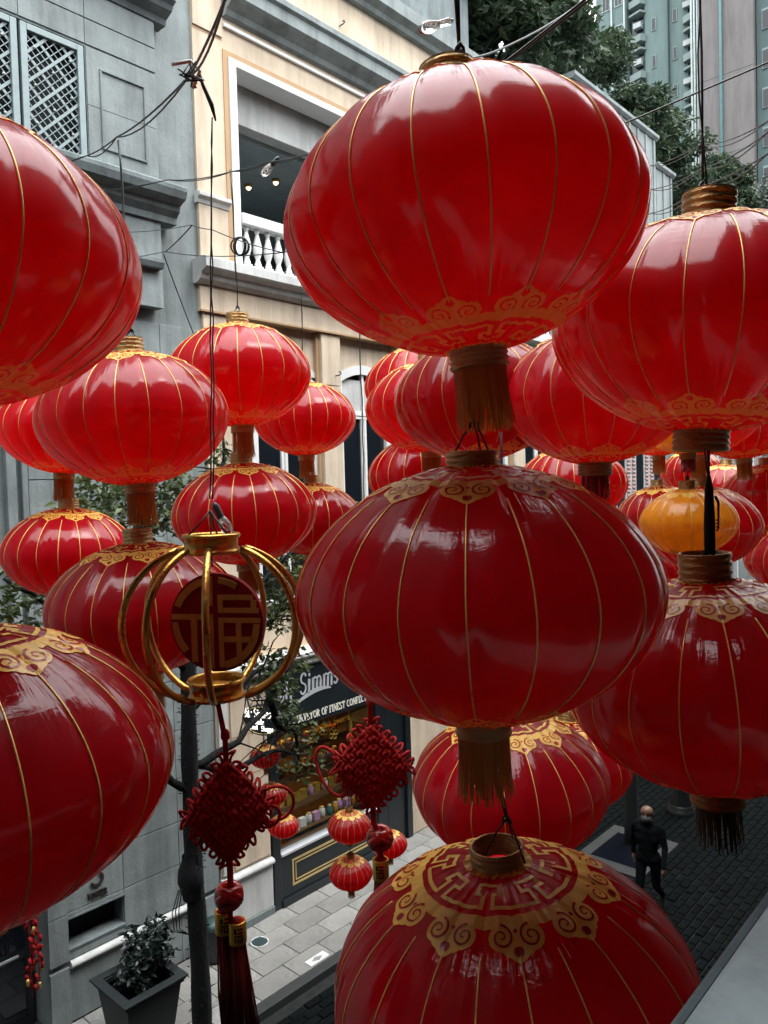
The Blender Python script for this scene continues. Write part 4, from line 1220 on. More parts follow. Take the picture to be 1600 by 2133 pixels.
def build_skin(name, mt):
    nu, nv = NG * 8, 44
    vs = [surf(2 * PI * i / nu, j / nv) for j in range(nv + 1) for i in range(nu)]
    fs, uvs = [], []
    for j in range(nv):
        for i in range(nu):
            i2 = (i + 1) % nu
            fs.append((j * nu + i, (j + 1) * nu + i, (j + 1) * nu + i2, j * nu + i2))
            uvs += [i / nu, j / nv, i / nu, (j + 1) / nv, (i + 1) / nu, (j + 1) / nv, (i + 1) / nu, j / nv]
    me = bpy.data.meshes.new(name)
    me.from_pydata(vs, [], fs)
    me.materials.append(mt)
    me.polygons.foreach_set('use_smooth', [True] * len(fs))
    uv = me.uv_layers.new(name='UVMap')
    uv.data.foreach_set('uv', uvs)
    me.update()
    return me
SKIN = {'yellow': build_skin('shade', M['yellow'])}

# gold print: drawn in the flat disc round the collar, then laid on the cloth
class Flat:
    def __init__(s, bottom):
        s.b = bottom; s.mb = MB()
    def lift(s, x, y, off):
        r = math.hypot(x, y); th = math.atan2(y, x)
        return surf(th, t_of_r(max(r, NECK), s.b), off)
    def quad(s, p, off, mi):
        vs = [s.lift(x, y, off) for x, y in p]
        s.mb.add(vs, [(0, 1, 2, 3)], mi, True)
    def ring(s, r0, r1, off, mi, n=160):
        m = max(1, int((r1 - r0) / .012))
        for i in range(n):
            a, b = 2 * PI * i / n, 2 * PI * (i + 1) / n
            for j in range(m):
                q0, q1 = r0 + (r1 - r0) * j / m, r0 + (r1 - r0) * (j + 1) / m
                s.quad([(q0 * math.cos(a), q0 * math.sin(a)), (q1 * math.cos(a), q1 * math.sin(a)), (q1 * math.cos(b), q1 * math.sin(b)), (q0 * math.cos(b), q0 * math.sin(b))], off, mi)
    def polar_ribbon(s, pts, w, off, mi):
        """ribbon along (theta, r) corner points, mitred square"""
        P = []
        for (t0, r0), (t1, r1) in zip(pts[:-1], pts[1:]):
            l = math.hypot((t1 - t0) * (r0 + r1) / 2, r1 - r0)
            n = max(1, int(l / .012))
            for k in range(n):
                u0, u1 = k / n, (k + 1) / n
                ta, ra, tb, rb = t0 + (t1 - t0) * u0, r0 + (r1 - r0) * u0, t0 + (t1 - t0) * u1, r0 + (r1 - r0) * u1
                ex = w / 2 / max(l, 1e-6) if k == 0 else 0
                ex2 = w / 2 / max(l, 1e-6) if k == n - 1 else 0
                if abs(r1 - r0) < 1e-6:   # along the ring
                    dt0 = (t1 - t0) * ex; dt1 = (t1 - t0) * ex2
                    q = [(ta - dt0, ra - w / 2), (tb + dt1, rb - w / 2), (tb + dt1, rb + w / 2), (ta - dt0, ra + w / 2)]
                else:
                    h = w / 2
                    # stop short so corners are not laid twice
                    sg = 1 if r1 > r0 else -1
                    ra2 = ra + (sg * w / 2 if k == 0 else 0); rb2 = rb - (sg * w / 2 if k == n - 1 else 0)
                    q = [(ta - h / ra2, ra2), (tb - h / rb2, rb2), (tb + h / rb2, rb2), (ta + h / ra2, ra2)]
                s.quad([(r * math.cos(t), r * math.sin(t)) for t, r in q], off, mi)
    def star(s, c, rad, off, mi, rot, n=48, rings=4):
        """star-shaped fill round c (local x = tangential, y = outward), rotated to angle rot"""
        cr, sr = math.cos(rot), math.sin(rot)
        pts = []
        for j in range(rings + 1):
            for i in range(n):
                a = 2 * PI * i / n
                q = rad(a) * j / rings
                x, y = c[0] + q * math.cos(a), c[1] + q * math.sin(a)
                pts.append(s.lift(y * cr - x * sr, y * sr + x * cr, off))
        fs = [(j * n + i, (j + 1) * n + i, (j + 1) * n + (i + 1) % n, j * n + (i + 1) % n) for j in range(rings) for i in range(n)]
        s.mb.add(pts, fs, mi, True)
    def ribbon(s, pts, ws, off, mi, rot):
        cr, sr = math.cos(rot), math.sin(rot)
        vs = []
        for i, (x, y) in enumerate(pts):
            a = pts[max(0, i - 1)]; b = pts[min(len(pts) - 1, i + 1)]
            dx, dy = b[0] - a[0], b[1] - a[1]
            l = math.hypot(dx, dy) or 1
            nx, ny = -dy / l * ws[i] / 2, dx / l * ws[i] / 2
            for sg in (1, -1):
                X, Y = x + sg * nx, y + sg * ny
                vs.append(s.lift(Y * cr - X * sr, Y * sr + X * cr, off))
        s.mb.add(vs, [(2 * i, 2 * i + 1, 2 * i + 3, 2 * i + 2) for i in range(len(pts) - 1)], mi, True)
def union_rad(circles, c):
    def rad(a):
        ux, uy = math.cos(a), math.sin(a)
        best = .008
        for (x, y, r) in circles:
            dx, dy = x - c[0], y - c[1]
            b = dx * ux + dy * uy
            q = r * r - (dx * dx + dy * dy - b * b)
            if q > 0 and b + math.sqrt(q) > best: best = b + math.sqrt(q)
        return best
    return rad
def build_print(bottom, detail):
    F = Flat(bottom)
    o1, o2 = .0022, .0036
    F.ring(.0735, .094, o1, 0, 80)
    NF, NC = 8, 10
    w = .0105
    r0, r1 = .121, .192
    for k in range(NF):
        a0 = 2 * PI * k / NF; s = 2 * PI / NF
        u = [(0, 0), (.27, 0), (.27, .42), (.10, .42), (.10, 1), (.90, 1), (.90, .42), (.73, .42), (.73, 0), (1.0, 0)]
        F.polar_ribbon([(a0 + s * p, r0 + (r1 - r0) * q) for p, q in u], w, o1, 0)
    F.ring(.213, .247, o1, 0, 120)
    for k in range(NC):
        rot = 2 * PI * (k + .5) / NC
        c = (0, .268)
        circ = [(-.037, .266, .031), (.037, .266, .031), (0, .296, .024), (-.021, .287, .021), (.021, .287, .021), (0, .262, .028)]
        F.star(c, union_rad(circ, c), o1 + .0004, 0, rot)
        F.star((0, .245), lambda a: .020, o1 + .0002, 0, rot, 16, 2)
        if detail:
            for sg in (-1, 1):
                cx, cy = sg * .0365, .265
                n = 34
                pts = []
                for i in range(n):
                    f = i / (n - 1)
                    a = (R_(95) + f * R_(560)) * (-sg) + (0 if sg > 0 else PI)
                    q = .0255 * (1 - f) + .003
                    pts.append((cx + q * math.cos(a), cy + q * math.sin(a)))
                F.ribbon(pts, [.0062 * (1 - .4 * i / n) for i in range(n)], o2, 1, rot)
            F.star((0, .298), lambda a: .0105 + .0018 * abs(math.cos(a)), o2, 1, rot, 16, 2)
            F.star((0, .252), lambda a: .0055, o2, 1, rot, 6, 1)
    return F.mb
# red lanterns: the gold pattern under the belly is printed in the one layer of cloth, so it lights up with it
FRET = [(0, 0), (.27, 0), (.27, .42), (.10, .42), (.10, 1), (.90, 1), (.90, .42), (.73, .42), (.73, 0), (1.0, 0)]
CLOUD = [(-.037, .266, .031), (.037, .266, .031), (0, .296, .024), (-.021, .287, .021), (.021, .287, .021), (0, .262, .028), (0, .245, .022)]
def is_gold(th, r):
    g = (r < .094) | ((r > .213) & (r < .247))
    un = 2 * PI / 8
    u = np.mod(th, un) / un
    X = u * un * r
    Y = r
    r0, r1, w = .121, .192, .0112
    for (a, b), (c, d) in zip(FRET[:-1], FRET[1:]):
        ra, rb = r0 + (r1 - r0) * b, r0 + (r1 - r0) * d
        if b == d:
            g |= (np.abs(r - ra) < w / 2) & (u * un * r > min(a, c) * un * r - w / 2) & (u * un * r < max(a, c) * un * r + w / 2)
        else:
            g |= (np.abs((u - a) * un * r) < w / 2) & (r > min(ra, rb) - w / 2) & (r < max(ra, rb) + w / 2)
    uc = 2 * PI / 10
    dl = np.mod(th, uc) - uc / 2
    x, y = r * np.sin(dl), r * np.cos(dl)
    cl = np.zeros_like(g)
    for cx, cy, cr in CLOUD: cl |= (x - cx) ** 2 + (y - cy) ** 2 < cr * cr
    for sg in (-1, 1):
        for i in range(60):
            f = i / 59
            a = (R_(95) + f * R_(560)) * (-sg) + (0 if sg > 0 else PI)
            q = .0255 * (1 - f) + .003
            px, py = sg * .0365 + q * math.cos(a), .265 + q * math.sin(a)
            cl &= (x - px) ** 2 + (y - py) ** 2 > (.0031 * (1 - .4 * f)) ** 2
    cl &= (x / .0105) ** 2 + ((y - .298) / .012) ** 2 > 1
    return g | (cl & (r > .24))
def build_printed_skin():
    nu, nv = NG * 8, 44
    rc = .327
    tb_ = t_of_r(rc, True)
    ts = [tb_ * j / nv for j in range(nv + 1)]
    vs = [surf(2 * PI * i / nu, t) for t in ts for i in range(nu)]
    fs, uvs, mi = [], [], []
    for j in range(nv):
        for i in range(nu):
            i2 = (i + 1) % nu
            fs.append((j * nu + i, (j + 1) * nu + i, (j + 1) * nu + i2, j * nu + i2)); mi.append(0)
            uvs += [i / nu, ts[j], i / nu, ts[j + 1], (i + 1) / nu, ts[j + 1], (i + 1) / nu, ts[j]]
    nc, nr = 640, 90
    o = len(vs)
    rs = np.linspace(rc, NECK, nr + 1)
    tr = [t_of_r(q, True) for q in rs]
    vs += [surf(2 * PI * i / nc, t) for t in tr for i in range(nc)]
    th = (np.arange(nc) + .5) * 2 * PI / nc
    G = is_gold(th[None, :].repeat(nr, 0), ((rs[:-1] + rs[1:]) / 2)[:, None].repeat(nc, 1))
    for j in range(nr):
        for i in range(nc):
            i2 = (i + 1) % nc
            fs.append((o + j * nc + i, o + (j + 1) * nc + i, o + (j + 1) * nc + i2, o + j * nc + i2)); mi.append(int(G[j, i]))
            uvs += [i / nc, tr[j], i / nc, tr[j + 1], (i + 1) / nc, tr[j + 1], (i + 1) / nc, tr[j]]
    me = bpy.data.meshes.new('shade')
    me.from_pydata(vs, [], fs)
    me.materials.append(M['red']); me.materials.append(M['print_low'])
    me.polygons.foreach_set('material_index', mi)
    me.polygons.foreach_set('use_smooth', [True] * len(fs))
    uv = me.uv_layers.new(name='UVMap')
    uv.data.foreach_set('uv', uvs)
    me.update()
    return me
RED_SKINS = []
for VAR in range(NVAR): RED_SKINS.append(build_printed_skin())
VAR = 0
M['print_red'] = mat('print_red', (0.36, 0.004, 0.010), 0.4, 0, 0.15, 20, coat=.5, trmix=0.4, tcol=(0.7, 0.012, 0.012))
M['print_ochre'] = mat('print_ochre', (0.55, 0.20, 0.03), 0.4, 0, 0.15, 20, coat=.5, trmix=0.4, tcol=(0.7, 0.2, 0.02))
PRINT = {}
for VAR, key, red in ((0, 'red', 'print_red'), (1, 'red', 'print_red'), (2, 'red', 'print_red'), (3, 'red', 'print_red'), (0, 'yellow', 'print_ochre')):
    for bt in (False, True):
        for det in (True, False):
            if (key == 'yellow' and det) or (key == 'red' and bt): continue
            PRINT[key, bt, det, VAR] = build_print(bt, det).mesh('print', [M['print_low' if bt else 'print'], M[red]])
# ribs: gilt cords lying in the grooves between the gores
tr0 = t_of_r(.305)
def rib_pts(th, n=40, a=None, b=None):
    a = tr0 if a is None else a
    return [surf(th, a + (1 - 2 * a) * j / n, .002) for j in range(n + 1)]
RIB, RIBS = {}, {}
for VAR in range(NVAR):
    for k in range(NG): RIB[VAR, k] = MB().tube(rib_pts(2 * PI * k / NG), .0022, 5).mesh('rib', [M['rib']])
    rb = MB()
    for k in range(NG): rb.tube(rib_pts(2 * PI * k / NG, 26), .0032, 4)
    RIBS[VAR] = rb.mesh('ribbing', [M['rib']])
VAR = 0
def collar(r, h, z, up, n=36, ridges=3):
    """an open foil-wrapped hoop"""
    prof = [(r * 1.03, z)]
    for k in range(ridges):
        a, b = z + up * h * k / ridges, z + up * h * (k + 1) / ridges
        prof += [(r * 1.0, a + (b - a) * .12), (r * 1.055, a + (b - a) * .45), (r * 1.05, a + (b - a) * .7), (r * 1.0, a + (b - a) * .95)]
    prof += [(r * 1.03, z + up * h), (r * .97, z + up * h * 1.02), (r * .95, z + up * h * .9), (r * .93, z), (r * .6, z + up * .004)]
    return MB().lathe(prof, n)
zc = ell(0)[1]
COL = {}
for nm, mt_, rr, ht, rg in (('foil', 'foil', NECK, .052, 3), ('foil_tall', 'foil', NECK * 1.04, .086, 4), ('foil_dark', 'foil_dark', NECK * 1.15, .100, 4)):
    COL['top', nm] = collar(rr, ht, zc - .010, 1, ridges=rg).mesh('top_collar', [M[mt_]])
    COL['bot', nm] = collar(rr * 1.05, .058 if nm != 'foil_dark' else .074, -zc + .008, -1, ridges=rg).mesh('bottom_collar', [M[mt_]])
def fringe_mesh(mt, n, seed, length=.165):
    rg = np.random.default_rng(seed)
    b = MB()
    z0 = -zc - .044
    for k in range(n):
        a = 2 * PI * k / n + rg.uniform(-.03, .03)
        r = NECK * (1.0 + rg.uniform(-.06, .03))
        if rg.uniform() < .07: continue
        l = length * (1 + rg.uniform(-.16, .06))
        da, dr = rg.uniform(-.16, .16), rg.uniform(-.05, .20)
        wv = .0030 if n > 80 else .0040
        vs = []
        for j in range(4):
            f = j / 3
            aa, rr = a + da * f * f, r * (1 + dr * f * f)
            c = Vector((rr * math.cos(aa), rr * math.sin(aa), z0 - l * f))
            tg = Vector((-math.sin(aa), math.cos(aa), 0)) * wv * (1 - .4 * f)
            vs += [c - tg, c + tg]
        b.add(vs, [(2 * j, 2 * j + 1, 2 * j + 3, 2 * j + 2) for j in range(3)], 0, True)
    return b.mesh('fringe', [mt])
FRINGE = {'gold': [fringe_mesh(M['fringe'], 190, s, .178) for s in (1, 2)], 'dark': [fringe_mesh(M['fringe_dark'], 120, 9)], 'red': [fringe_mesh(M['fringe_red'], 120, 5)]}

NEXT = [0]
def lantern(label, cat, p, D=1.0, color='red', near=False, foil='foil_tall', fringe='gold', group='red lanterns hanging over the street', tilt=None, name='lantern', squash=1.0, rot=None):
    t = thing(name, label, cat, p, group)
    spin = rng.uniform(0, 6.28) if rot is None else rot
    lean = R_(tilt) if tilt is not None else R_(rng.uniform(-3.6, 3.6))
    t.rotation_mode = 'QUATERNION'
    t.rotation_quaternion = Quaternion(-fwd, lean) @ Quaternion((0, 0, 1), spin)
    t.scale = (D, D, D * squash)
    v = NEXT[0] % NVAR if color == 'red' else 0
    NEXT[0] += 1
    link('shade', RED_SKINS[v] if color == 'red' else SKIN[color], t)
    if near:
        for k in range(NG): link('rib', RIB[v, k], t)
    else:
        link('ribbing', RIBS[v], t)
    det = near or D * 1602 / max(.1, (Vector(p) - CAM).length) > 180
    link('upper_print', PRINT[color, False, det and color == 'red', v], t)
    if color != 'red': link('lower_print', PRINT[color, True, False, v], t)
    link('top_collar', COL['top', foil], t)
    link('bottom_collar', COL['bot', foil], t)
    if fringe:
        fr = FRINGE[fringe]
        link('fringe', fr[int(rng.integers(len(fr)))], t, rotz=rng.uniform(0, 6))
    return t
TOPZ = zc + .05       # collar top, in lantern units
L = {}
def put(key, label, p, **k): L[key] = (p, k.get('D', 1.0)); return lantern(label, 'lantern', p, **k)
# --- large ones, string by string (metres; every string hangs from a cable across the street)
put('a1', 'biggest glossy red lantern, upper middle, gold cloud print above its plain golden fringe', (1.711, 1.233, 8.198), near=True, tilt=5.0, rot=.1, foil='foil_tall', D=.975)
put('a2', 'large red lantern directly below the biggest one, pale foil collar and print on its top', (1.721, 1.222, 7.200), near=True, rot=.25, foil='foil', tilt=1.0, D=.98)
put('a3', 'large dark red lantern at the bottom showing its whole golden fret and cloud print', (1.768, 1.176, 6.095), near=True, rot=.42, squash=1.02, foil='foil', tilt=4.5)
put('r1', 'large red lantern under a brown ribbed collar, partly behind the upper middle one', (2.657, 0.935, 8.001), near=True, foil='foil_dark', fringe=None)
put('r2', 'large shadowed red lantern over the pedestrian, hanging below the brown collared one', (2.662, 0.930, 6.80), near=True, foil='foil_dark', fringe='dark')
put('l1', 'large red lantern cut by the left frame in front of the lattice window', (0.747, 2.277, 8.128), near=True, D=1.09)
put('l2', 'large red lantern cut by the left frame above the TOWER sign', (0.758, 2.285, 6.742), near=True, D=1.13, fringe=None)
put('b1', 'red lantern hanging left of the bright pair, tucked under the big left edge lantern', (2.174, 3.756, 7.893), near=True)
put('b2', 'dark red lantern behind the golden wire cage, its printed top below a long fringe', (2.180, 3.750, 6.878), near=True)
put('c1', 'bright red lantern with foil collar under the balcony, upper one of its pair', (3.332, 4.337, 8.291))
put('c2', 'bright red lantern right behind the top of the golden cage, lower one of its pair', (3.332, 4.337, 7.328))
put('bb1', 'red lantern half hidden behind another, its fringe over the small dark lantern at left', (2.834, 5.957, 8.016))
put('bb2', 'small dark red lantern before the grey wall, lowest at the far left', (2.834, 5.957, 7.038))
put('d1', 'bright orange-red lantern between the pair and the arched window, tasselled over pale frame', (5.055, 5.586, 8.162))
put('d2', 'red lantern mostly hidden in the street tree leaves below the orange-red one', (5.12, 5.60, 7.19))
put('e1', 'bright red lantern right behind the golden fringe of the biggest lantern', (3.691, 2.584, 7.98), near=True)
put('e2', 'red lantern peeping out just left of the one behind the golden fringe', (4.771, 3.809, 8.105))
put('e3', 'farthest red lantern of the cluster beside the arched window, upper one', (5.481, 4.493, 8.403))
put('e4', 'red lantern beside the dark arched window pane, lower one of the far cluster', (5.481, 4.493, 7.581))
put('g1', 'large red lantern with ochre lower print between the two biggest upper lanterns', (3.82, 1.929, 7.936), near=True, foil='foil_dark', fringe='red')
put('g2', 'red lantern mostly hidden between two large ones, dark gold cap hanging before it', (6.305, 3.42, 7.455))
put('j1', 'red lantern low behind the middle fringe, above the fully printed bottom lantern', (3.276, 2.156, 5.96), near=True)
put('j2', 'red lantern sliver with printed cloth squeezed beside the dark right hand lantern, low down', (5.349, 2.99, 5.276))
put('h1', 'red lantern with yellow print left behind the orange lantern, over the pink shutters', (9.257, 3.834, 7.044))
put('h0', 'red lantern hidden behind the brown collared one, its fringe above the yellow printed lantern', (9.257, 3.834, 8.12))
put('h2', 'dark red lantern directly behind the orange lantern', (6.653, 2.407, 7.067))
put('h3', 'dark red lantern above the orange lantern, seen behind the brown ribbed lower collar', (6.653, 2.407, 8.03))
put('i1', 'dark red lantern with golden neck cut by the right frame', (8.955, 2.508, 7.257))
put('i0', 'dark lantern above the golden necked one at the right frame, only its gold fringe showing', (8.955, 2.508, 8.28), )
put('i2', 'small far dark red lantern between the orange lantern and the golden necked one', (12.453, 4.626, 7.559))
put('i3', 'nearly black red lantern cut by the right frame below the golden necked one', (8.585, 2.128, 6.63))
put('i5', 'red lantern low beside the pink blossoms under the orange lantern', (9.66, 4.195, 6.222))
put('h4', 'dark red lantern low between the brown collared one and the right frame', (8.25, 2.55, 8.02))
put('h5', 'small far red lantern just left of the golden necked one', (11.2, 3.7, 7.30))
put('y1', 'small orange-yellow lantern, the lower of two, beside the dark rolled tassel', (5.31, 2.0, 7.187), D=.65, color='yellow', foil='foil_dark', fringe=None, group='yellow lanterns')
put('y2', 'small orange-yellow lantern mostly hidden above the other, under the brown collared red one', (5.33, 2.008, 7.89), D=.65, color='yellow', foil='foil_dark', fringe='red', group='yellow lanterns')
# --- small ones strung in the tree in front of the sweet shop
put('s1', 'small red lantern below the dark knot, upper of its pair by the shop riser', (4.815, 4.895, 4.422), D=.4, foil='foil_dark', fringe=None, group='small red lanterns in front of the sweet shop')
put('s2', 'small red lantern with pale fringe, lower of its pair by the shop riser', (4.815, 4.895, 3.997), D=.4, foil='foil_dark', group='small red lanterns in front of the sweet shop')
put('s3', 'small red lantern behind the golden sleeve of the dark knot', (6.119, 5.607, 3.568), D=.4, foil='foil_dark', group='small red lanterns in front of the sweet shop')
put('s4', 'small orange-red lantern under the oval shop sign, topmost of three', (6.03, 7.60, 4.125), D=.4, foil='foil_dark', group='small red lanterns in front of the sweet shop')
put('s5', 'small orange-red lantern touching the knot loops, middle of the three below the oval sign', (6.08, 7.56, 3.634), D=.4, foil='foil_dark', group='small red lanterns in front of the sweet shop')
put('s6', 'small orange-red lantern seen through the big loop of the knot', (6.18, 7.47, 3.221), D=.4, foil='foil_dark', group='small red lanterns in front of the sweet shop')

# ================================================================== WIRES
def sag(a, b, s, n=14):
    a, b = Vector(a), Vector(b)
    return [a.lerp(b, t) - Vector((0, 0, s * 4 * t * (1 - t))) for t in np.linspace(0, 1, n)]
def wobble(pts, amp):
    return [Vector(p) + Vector(rng.uniform(-amp, amp, 3)) * (0 if i in (0, len(pts) - 1) else 1) for i, p in enumerate(pts)]
def top_of(k):
    p, D = L[k]; return Vector(p) + Vector((0, 0, TOPZ * D))
def bot_of(k):
    p, D = L[k]; return Vector(p) - Vector((0, 0, (zc + .04) * D))
def hang(label, top, key, r=.0035, twin=True, legs=True, group='hanging wires of the lanterns', mt='wire'):
    b = MB()
    p, D = L[key]; e = top_of(key)
    hub = e + Vector((0, 0, .07 * D))
    tp = Vector(top)
    n = max(4, int((tp - hub).length / .12))
    base = [tp.lerp(hub, t) for t in np.linspace(0, 1, n)]
    b.tube(wobble(base, .004), r, 5)
    if twin: b.tube([q + Vector((.012 * math.sin(i * 1.3), .012 * math.cos(i * .9), 0)) for i, q in enumerate(wobble(base, .004))], r * .75, 5)
    if legs:
        for a in (0.3, 2.4, 4.5):
            b.tube([hub, hub + Vector((.028 * math.cos(a), .028 * math.sin(a), -.03)) * D, e + Vector((.066 * math.cos(a), .066 * math.sin(a), -.028)) * D], r * .8, 5)
        b.tube([hub + Vector((.012 * math.cos(a), .012 * math.sin(a), .012 * math.sin(2 * a))) for a in np.linspace(0, 2 * PI, 9)[:-1]], r, 5, closed=True)
    return free('hanging_wire', b, M[mt], label, 'wire', group)
def join(label, up, dn, **k):
    return hang(label, bot_of(up) + Vector((.01, 0, 0)), dn, **k)
hang('thick black wire holding the biggest lantern', (1.70, 1.26, 9.6), 'a1', r=.005)
join('thin black wire between the biggest lantern and the one below', 'a1', 'a2')
join('thin black wire dropping into the open collar of the bottom lantern', 'a2', 'a3')
hang('thick black wire down to the brown ribbed collar', (2.645, 0.935, 9.9), 'r1', r=.004)
join('black wire beside the rolled tassel before the orange lantern', 'r1', 'r2')
hang('twin wires over the left edge lantern beside the lattice window', (.747, 2.277, 9.35), 'l1', r=.004)
join('black wire between the two left edge lanterns', 'l1', 'l2')
hang('black wires dropping from the cable knot beside the stone panel', (2.2, 3.85, 9.40), 'b1', r=.006)
join('wire through the fringe above the printed lantern behind the cage', 'b1', 'b2')
hang('black wire in front of the balcony holding the bright pair', (3.36, 4.40, 9.73), 'c1')
join('short wire inside the fringe between the bright pair', 'c1', 'c2')
hang('black wire behind the red lanterns before the grey wall', (2.82, 5.96, 9.75), 'bb1')
join('black wire above the small dark lantern at the grey wall', 'bb1', 'bb2')
hang('black wire crossing the balcony ledge above the orange-red lantern', (5.09, 5.62, 9.9), 'd1')
join('wire in the leaves under the orange-red lantern', 'd1', 'd2')
hang('wire hidden behind the biggest lantern for the one at its fringe', (3.69, 2.584, 9.3), 'e1')
hang('wire behind the biggest lantern for the peeping one', (4.77, 3.81, 9.3), 'e2')
hang('wire behind the biggest lantern for the far cluster', (5.48, 4.49, 9.3), 'e3')
join('wire joining the far cluster beside the arched window', 'e3', 'e4')
hang('wire holding the lantern with ochre lower print', (3.82, 1.93, 9.2), 'g1')
hang('wire holding the mostly hidden lantern under the dark gold cap', (6.305, 3.42, 9.0), 'g2')
hang('wire behind the middle lanterns holding the low one', (3.276, 2.156, 7.75), 'j1')
hang('wire holding the low sliver lantern', (5.349, 2.99, 7.0), 'j2')
hang('wire above the hidden lantern over the pink shutters', (9.257, 3.834, 9.0), 'h0')
join('wire above the yellow printed lantern by the pink shutters', 'h0', 'h1')
hang('wire above the dark lanterns behind the orange ones', (6.653, 2.407, 8.75), 'h3')
join('wire joining the dark lanterns behind the orange ones', 'h3', 'h2')
hang('wire above the dark lantern between brown collar and right frame', (8.25, 2.55, 8.8), 'h4')
hang('wire above the small far lantern by the golden necked one', (11.2, 3.7, 8.3), 'h5')
hang('wire above the two orange lanterns', (5.33, 2.008, 8.6), 'y2', twin=False)
join('short dark wire between the two orange lanterns', 'y2', 'y1', twin=False)
hang('wire at the right frame above the golden necked lantern', (8.955, 2.508, 9.0), 'i0')
join('wire inside the gold fringe at the right frame', 'i0', 'i1')
hang('wire above the small far dark lantern', (12.453, 4.626, 8.6), 'i2')
hang('wire above the nearly black lantern', (8.585, 2.128, 7.1), 'i3')
hang('wire above the lantern by the blossoms', (9.66, 4.195, 7.1), 'i5')
hang('wire above the small pair by the shop riser', (4.815, 4.895, 5.6), 's1', r=.003, twin=False)
join('short wire inside the small pair by the shop riser', 's1', 's2', r=.003, twin=False)
hang('wire above the small lantern by the golden sleeve', (6.119, 5.607, 5.2), 's3', r=.003, twin=False)
hang('wire above the three small lanterns under the oval sign', (6.0, 7.55, 4.9), 's4', r=.003, twin=False)
join('wire between upper and middle of the three small lanterns', 's4', 's5', r=.003, twin=False)
join('wire between middle and lower of the three small lanterns', 's5', 's6', r=.003, twin=False)
free('hanging_wire', MB().tube(wobble(sag((5.12, 4.87, 9.6), (5.07, 4.84, 6.8), 0, 16), .006), .006, 5), M['wire'], 'long loose black wire dangling past the arched window', 'wire')
# rolled tassel tied up over the shadowed lantern
rt = MB()
c0 = top_of('r2')
rt.tube([c0 + Vector((0.004, 0, .30)), c0 + Vector((.0, 0, .26)), c0 + Vector((.002, 0, .14)), c0 + Vector((-.002, 0, .0)), c0 + Vector((.002, 0, -.02))], [.005, .014, .019, .018, .015], 9)
for k in range(4):
    rt.tube([c0 + Vector((.02 + .004 * k, -.012, .23)), c0 + Vector((.04 + .003 * k, -.015, .21)), c0 + Vector((.045, -.014, .15 - .01 * k)), c0 + Vector((.03, -.014, .15 - .012 * k))], .003, 5)
rt.tube([c0 + Vector((0, 0, .30)), c0 + Vector((.006, 0, .42))], .0035, 5)
free('rolled_tassel', rt, M['bark'], 'dark rolled up tassel tied in front of the small orange lantern', 'tassel')

def cable(label, runs, r=.006, mt='wire', group='cables strung across the street', twin=0.0):
    b = MB()
    for pts in runs:
        P = []
        for a, c in zip(pts[:-1], pts[1:]):
            q = sag(a, c, .012 * (Vector(a) - Vector(c)).length, 8)
            P += q if not P else q[1:]
        b.tube(P, r, 5)
        if twin:
            P2 = []
            for a, c in zip(pts[:-1], pts[1:]):
                q = sag(a, c, .012 * (Vector(a) - Vector(c)).length + twin, 8)
                P2 += q if not P2 else q[1:]
            b.tube(P2, r * .9, 5)
    return free('cable', b, M[mt], label, 'cable', group)
cable('thick black twin cable running up from the left lantern past the cable knot', [[(1.0, 0.2, 8.55), (1.2, 1.57, 8.71), (1.56, 2.25, 8.91), (2.2, 3.87, 9.42), (2.46, 4.7, 9.65), (3.4, 10.3, 11.3)]], .0042, twin=.03)
cable('thin cable from the stone ledge across the balcony opening', [[(4.9, 10.25, 11.6), (4.0, 6.16, 10.33), (3.39, 4.42, 9.73), (3.24, 3.84, 9.58), (3.04, 3.31, 9.4), (2.45, 1.9, 8.95), (2.2, .3, 9.2)]], .0045, twin=.012)
cable('grey cable crossing in front of the balusters', [[(5.3, 10.3, 11.2), (3.83, 5.57, 9.74), (3.64, 5.03, 9.53), (3.34, 3.85, 9.03), (3.0, .3, 9.0)]], .004, 'wire_grey')
cable('level grey wire below the balusters', [[(4.9, 10.5, 10.7), (4.12, 6.44, 9.77), (3.34, 3.85, 9.03)]], .004, 'wire_grey')
cable('short knotted grey wire joining two cables by the building joint', [[(4.12, 6.44, 9.77), (3.83, 5.57, 9.74)]], .006, 'wire_grey')
cable('slanting wire down the grey wall toward the bright pair', [[(4.11, 6.46, 9.75), (5.6, 7.9, 8.95)]], .006)
cable('black cable slanting over the biggest lantern in front of the trees', [[(3.9, 1.75, 10.3), (3.02, 1.54, 9.49), (2.07, 1.36, 8.84), (1.74, 1.3, 8.66)]], .0032)
cable('upper pair of cables at the right in front of the mauve tower', [[(3.6, .35, 9.0), (3.95, 1.09, 9.15), (6.23, 2.2, 10.09), (7.94, 3.33, 10.74), (9.28, 5.6, 11.25), (12, 10.5, 12.6)]], .004, twin=.03)
cable('middle pair of cables at the right in front of the mauve tower', [[(3.4, .35, 8.85), (3.73, 1.03, 9.01), (5.19, 1.83, 9.5), (6.94, 2.91, 10.12), (8.83, 5.34, 10.82), (11.5, 10.5, 12.4)]], .004, twin=.03)
cable('lowest pair of cables at the right above the brown collar', [[(3.1, .35, 8.62), (3.29, 0.91, 8.75), (4.15, 1.46, 9.01), (5.94, 2.49, 9.56), (7.92, 4.8, 9.98), (11.5, 10.5, 12.2)]], .0036, twin=.03)
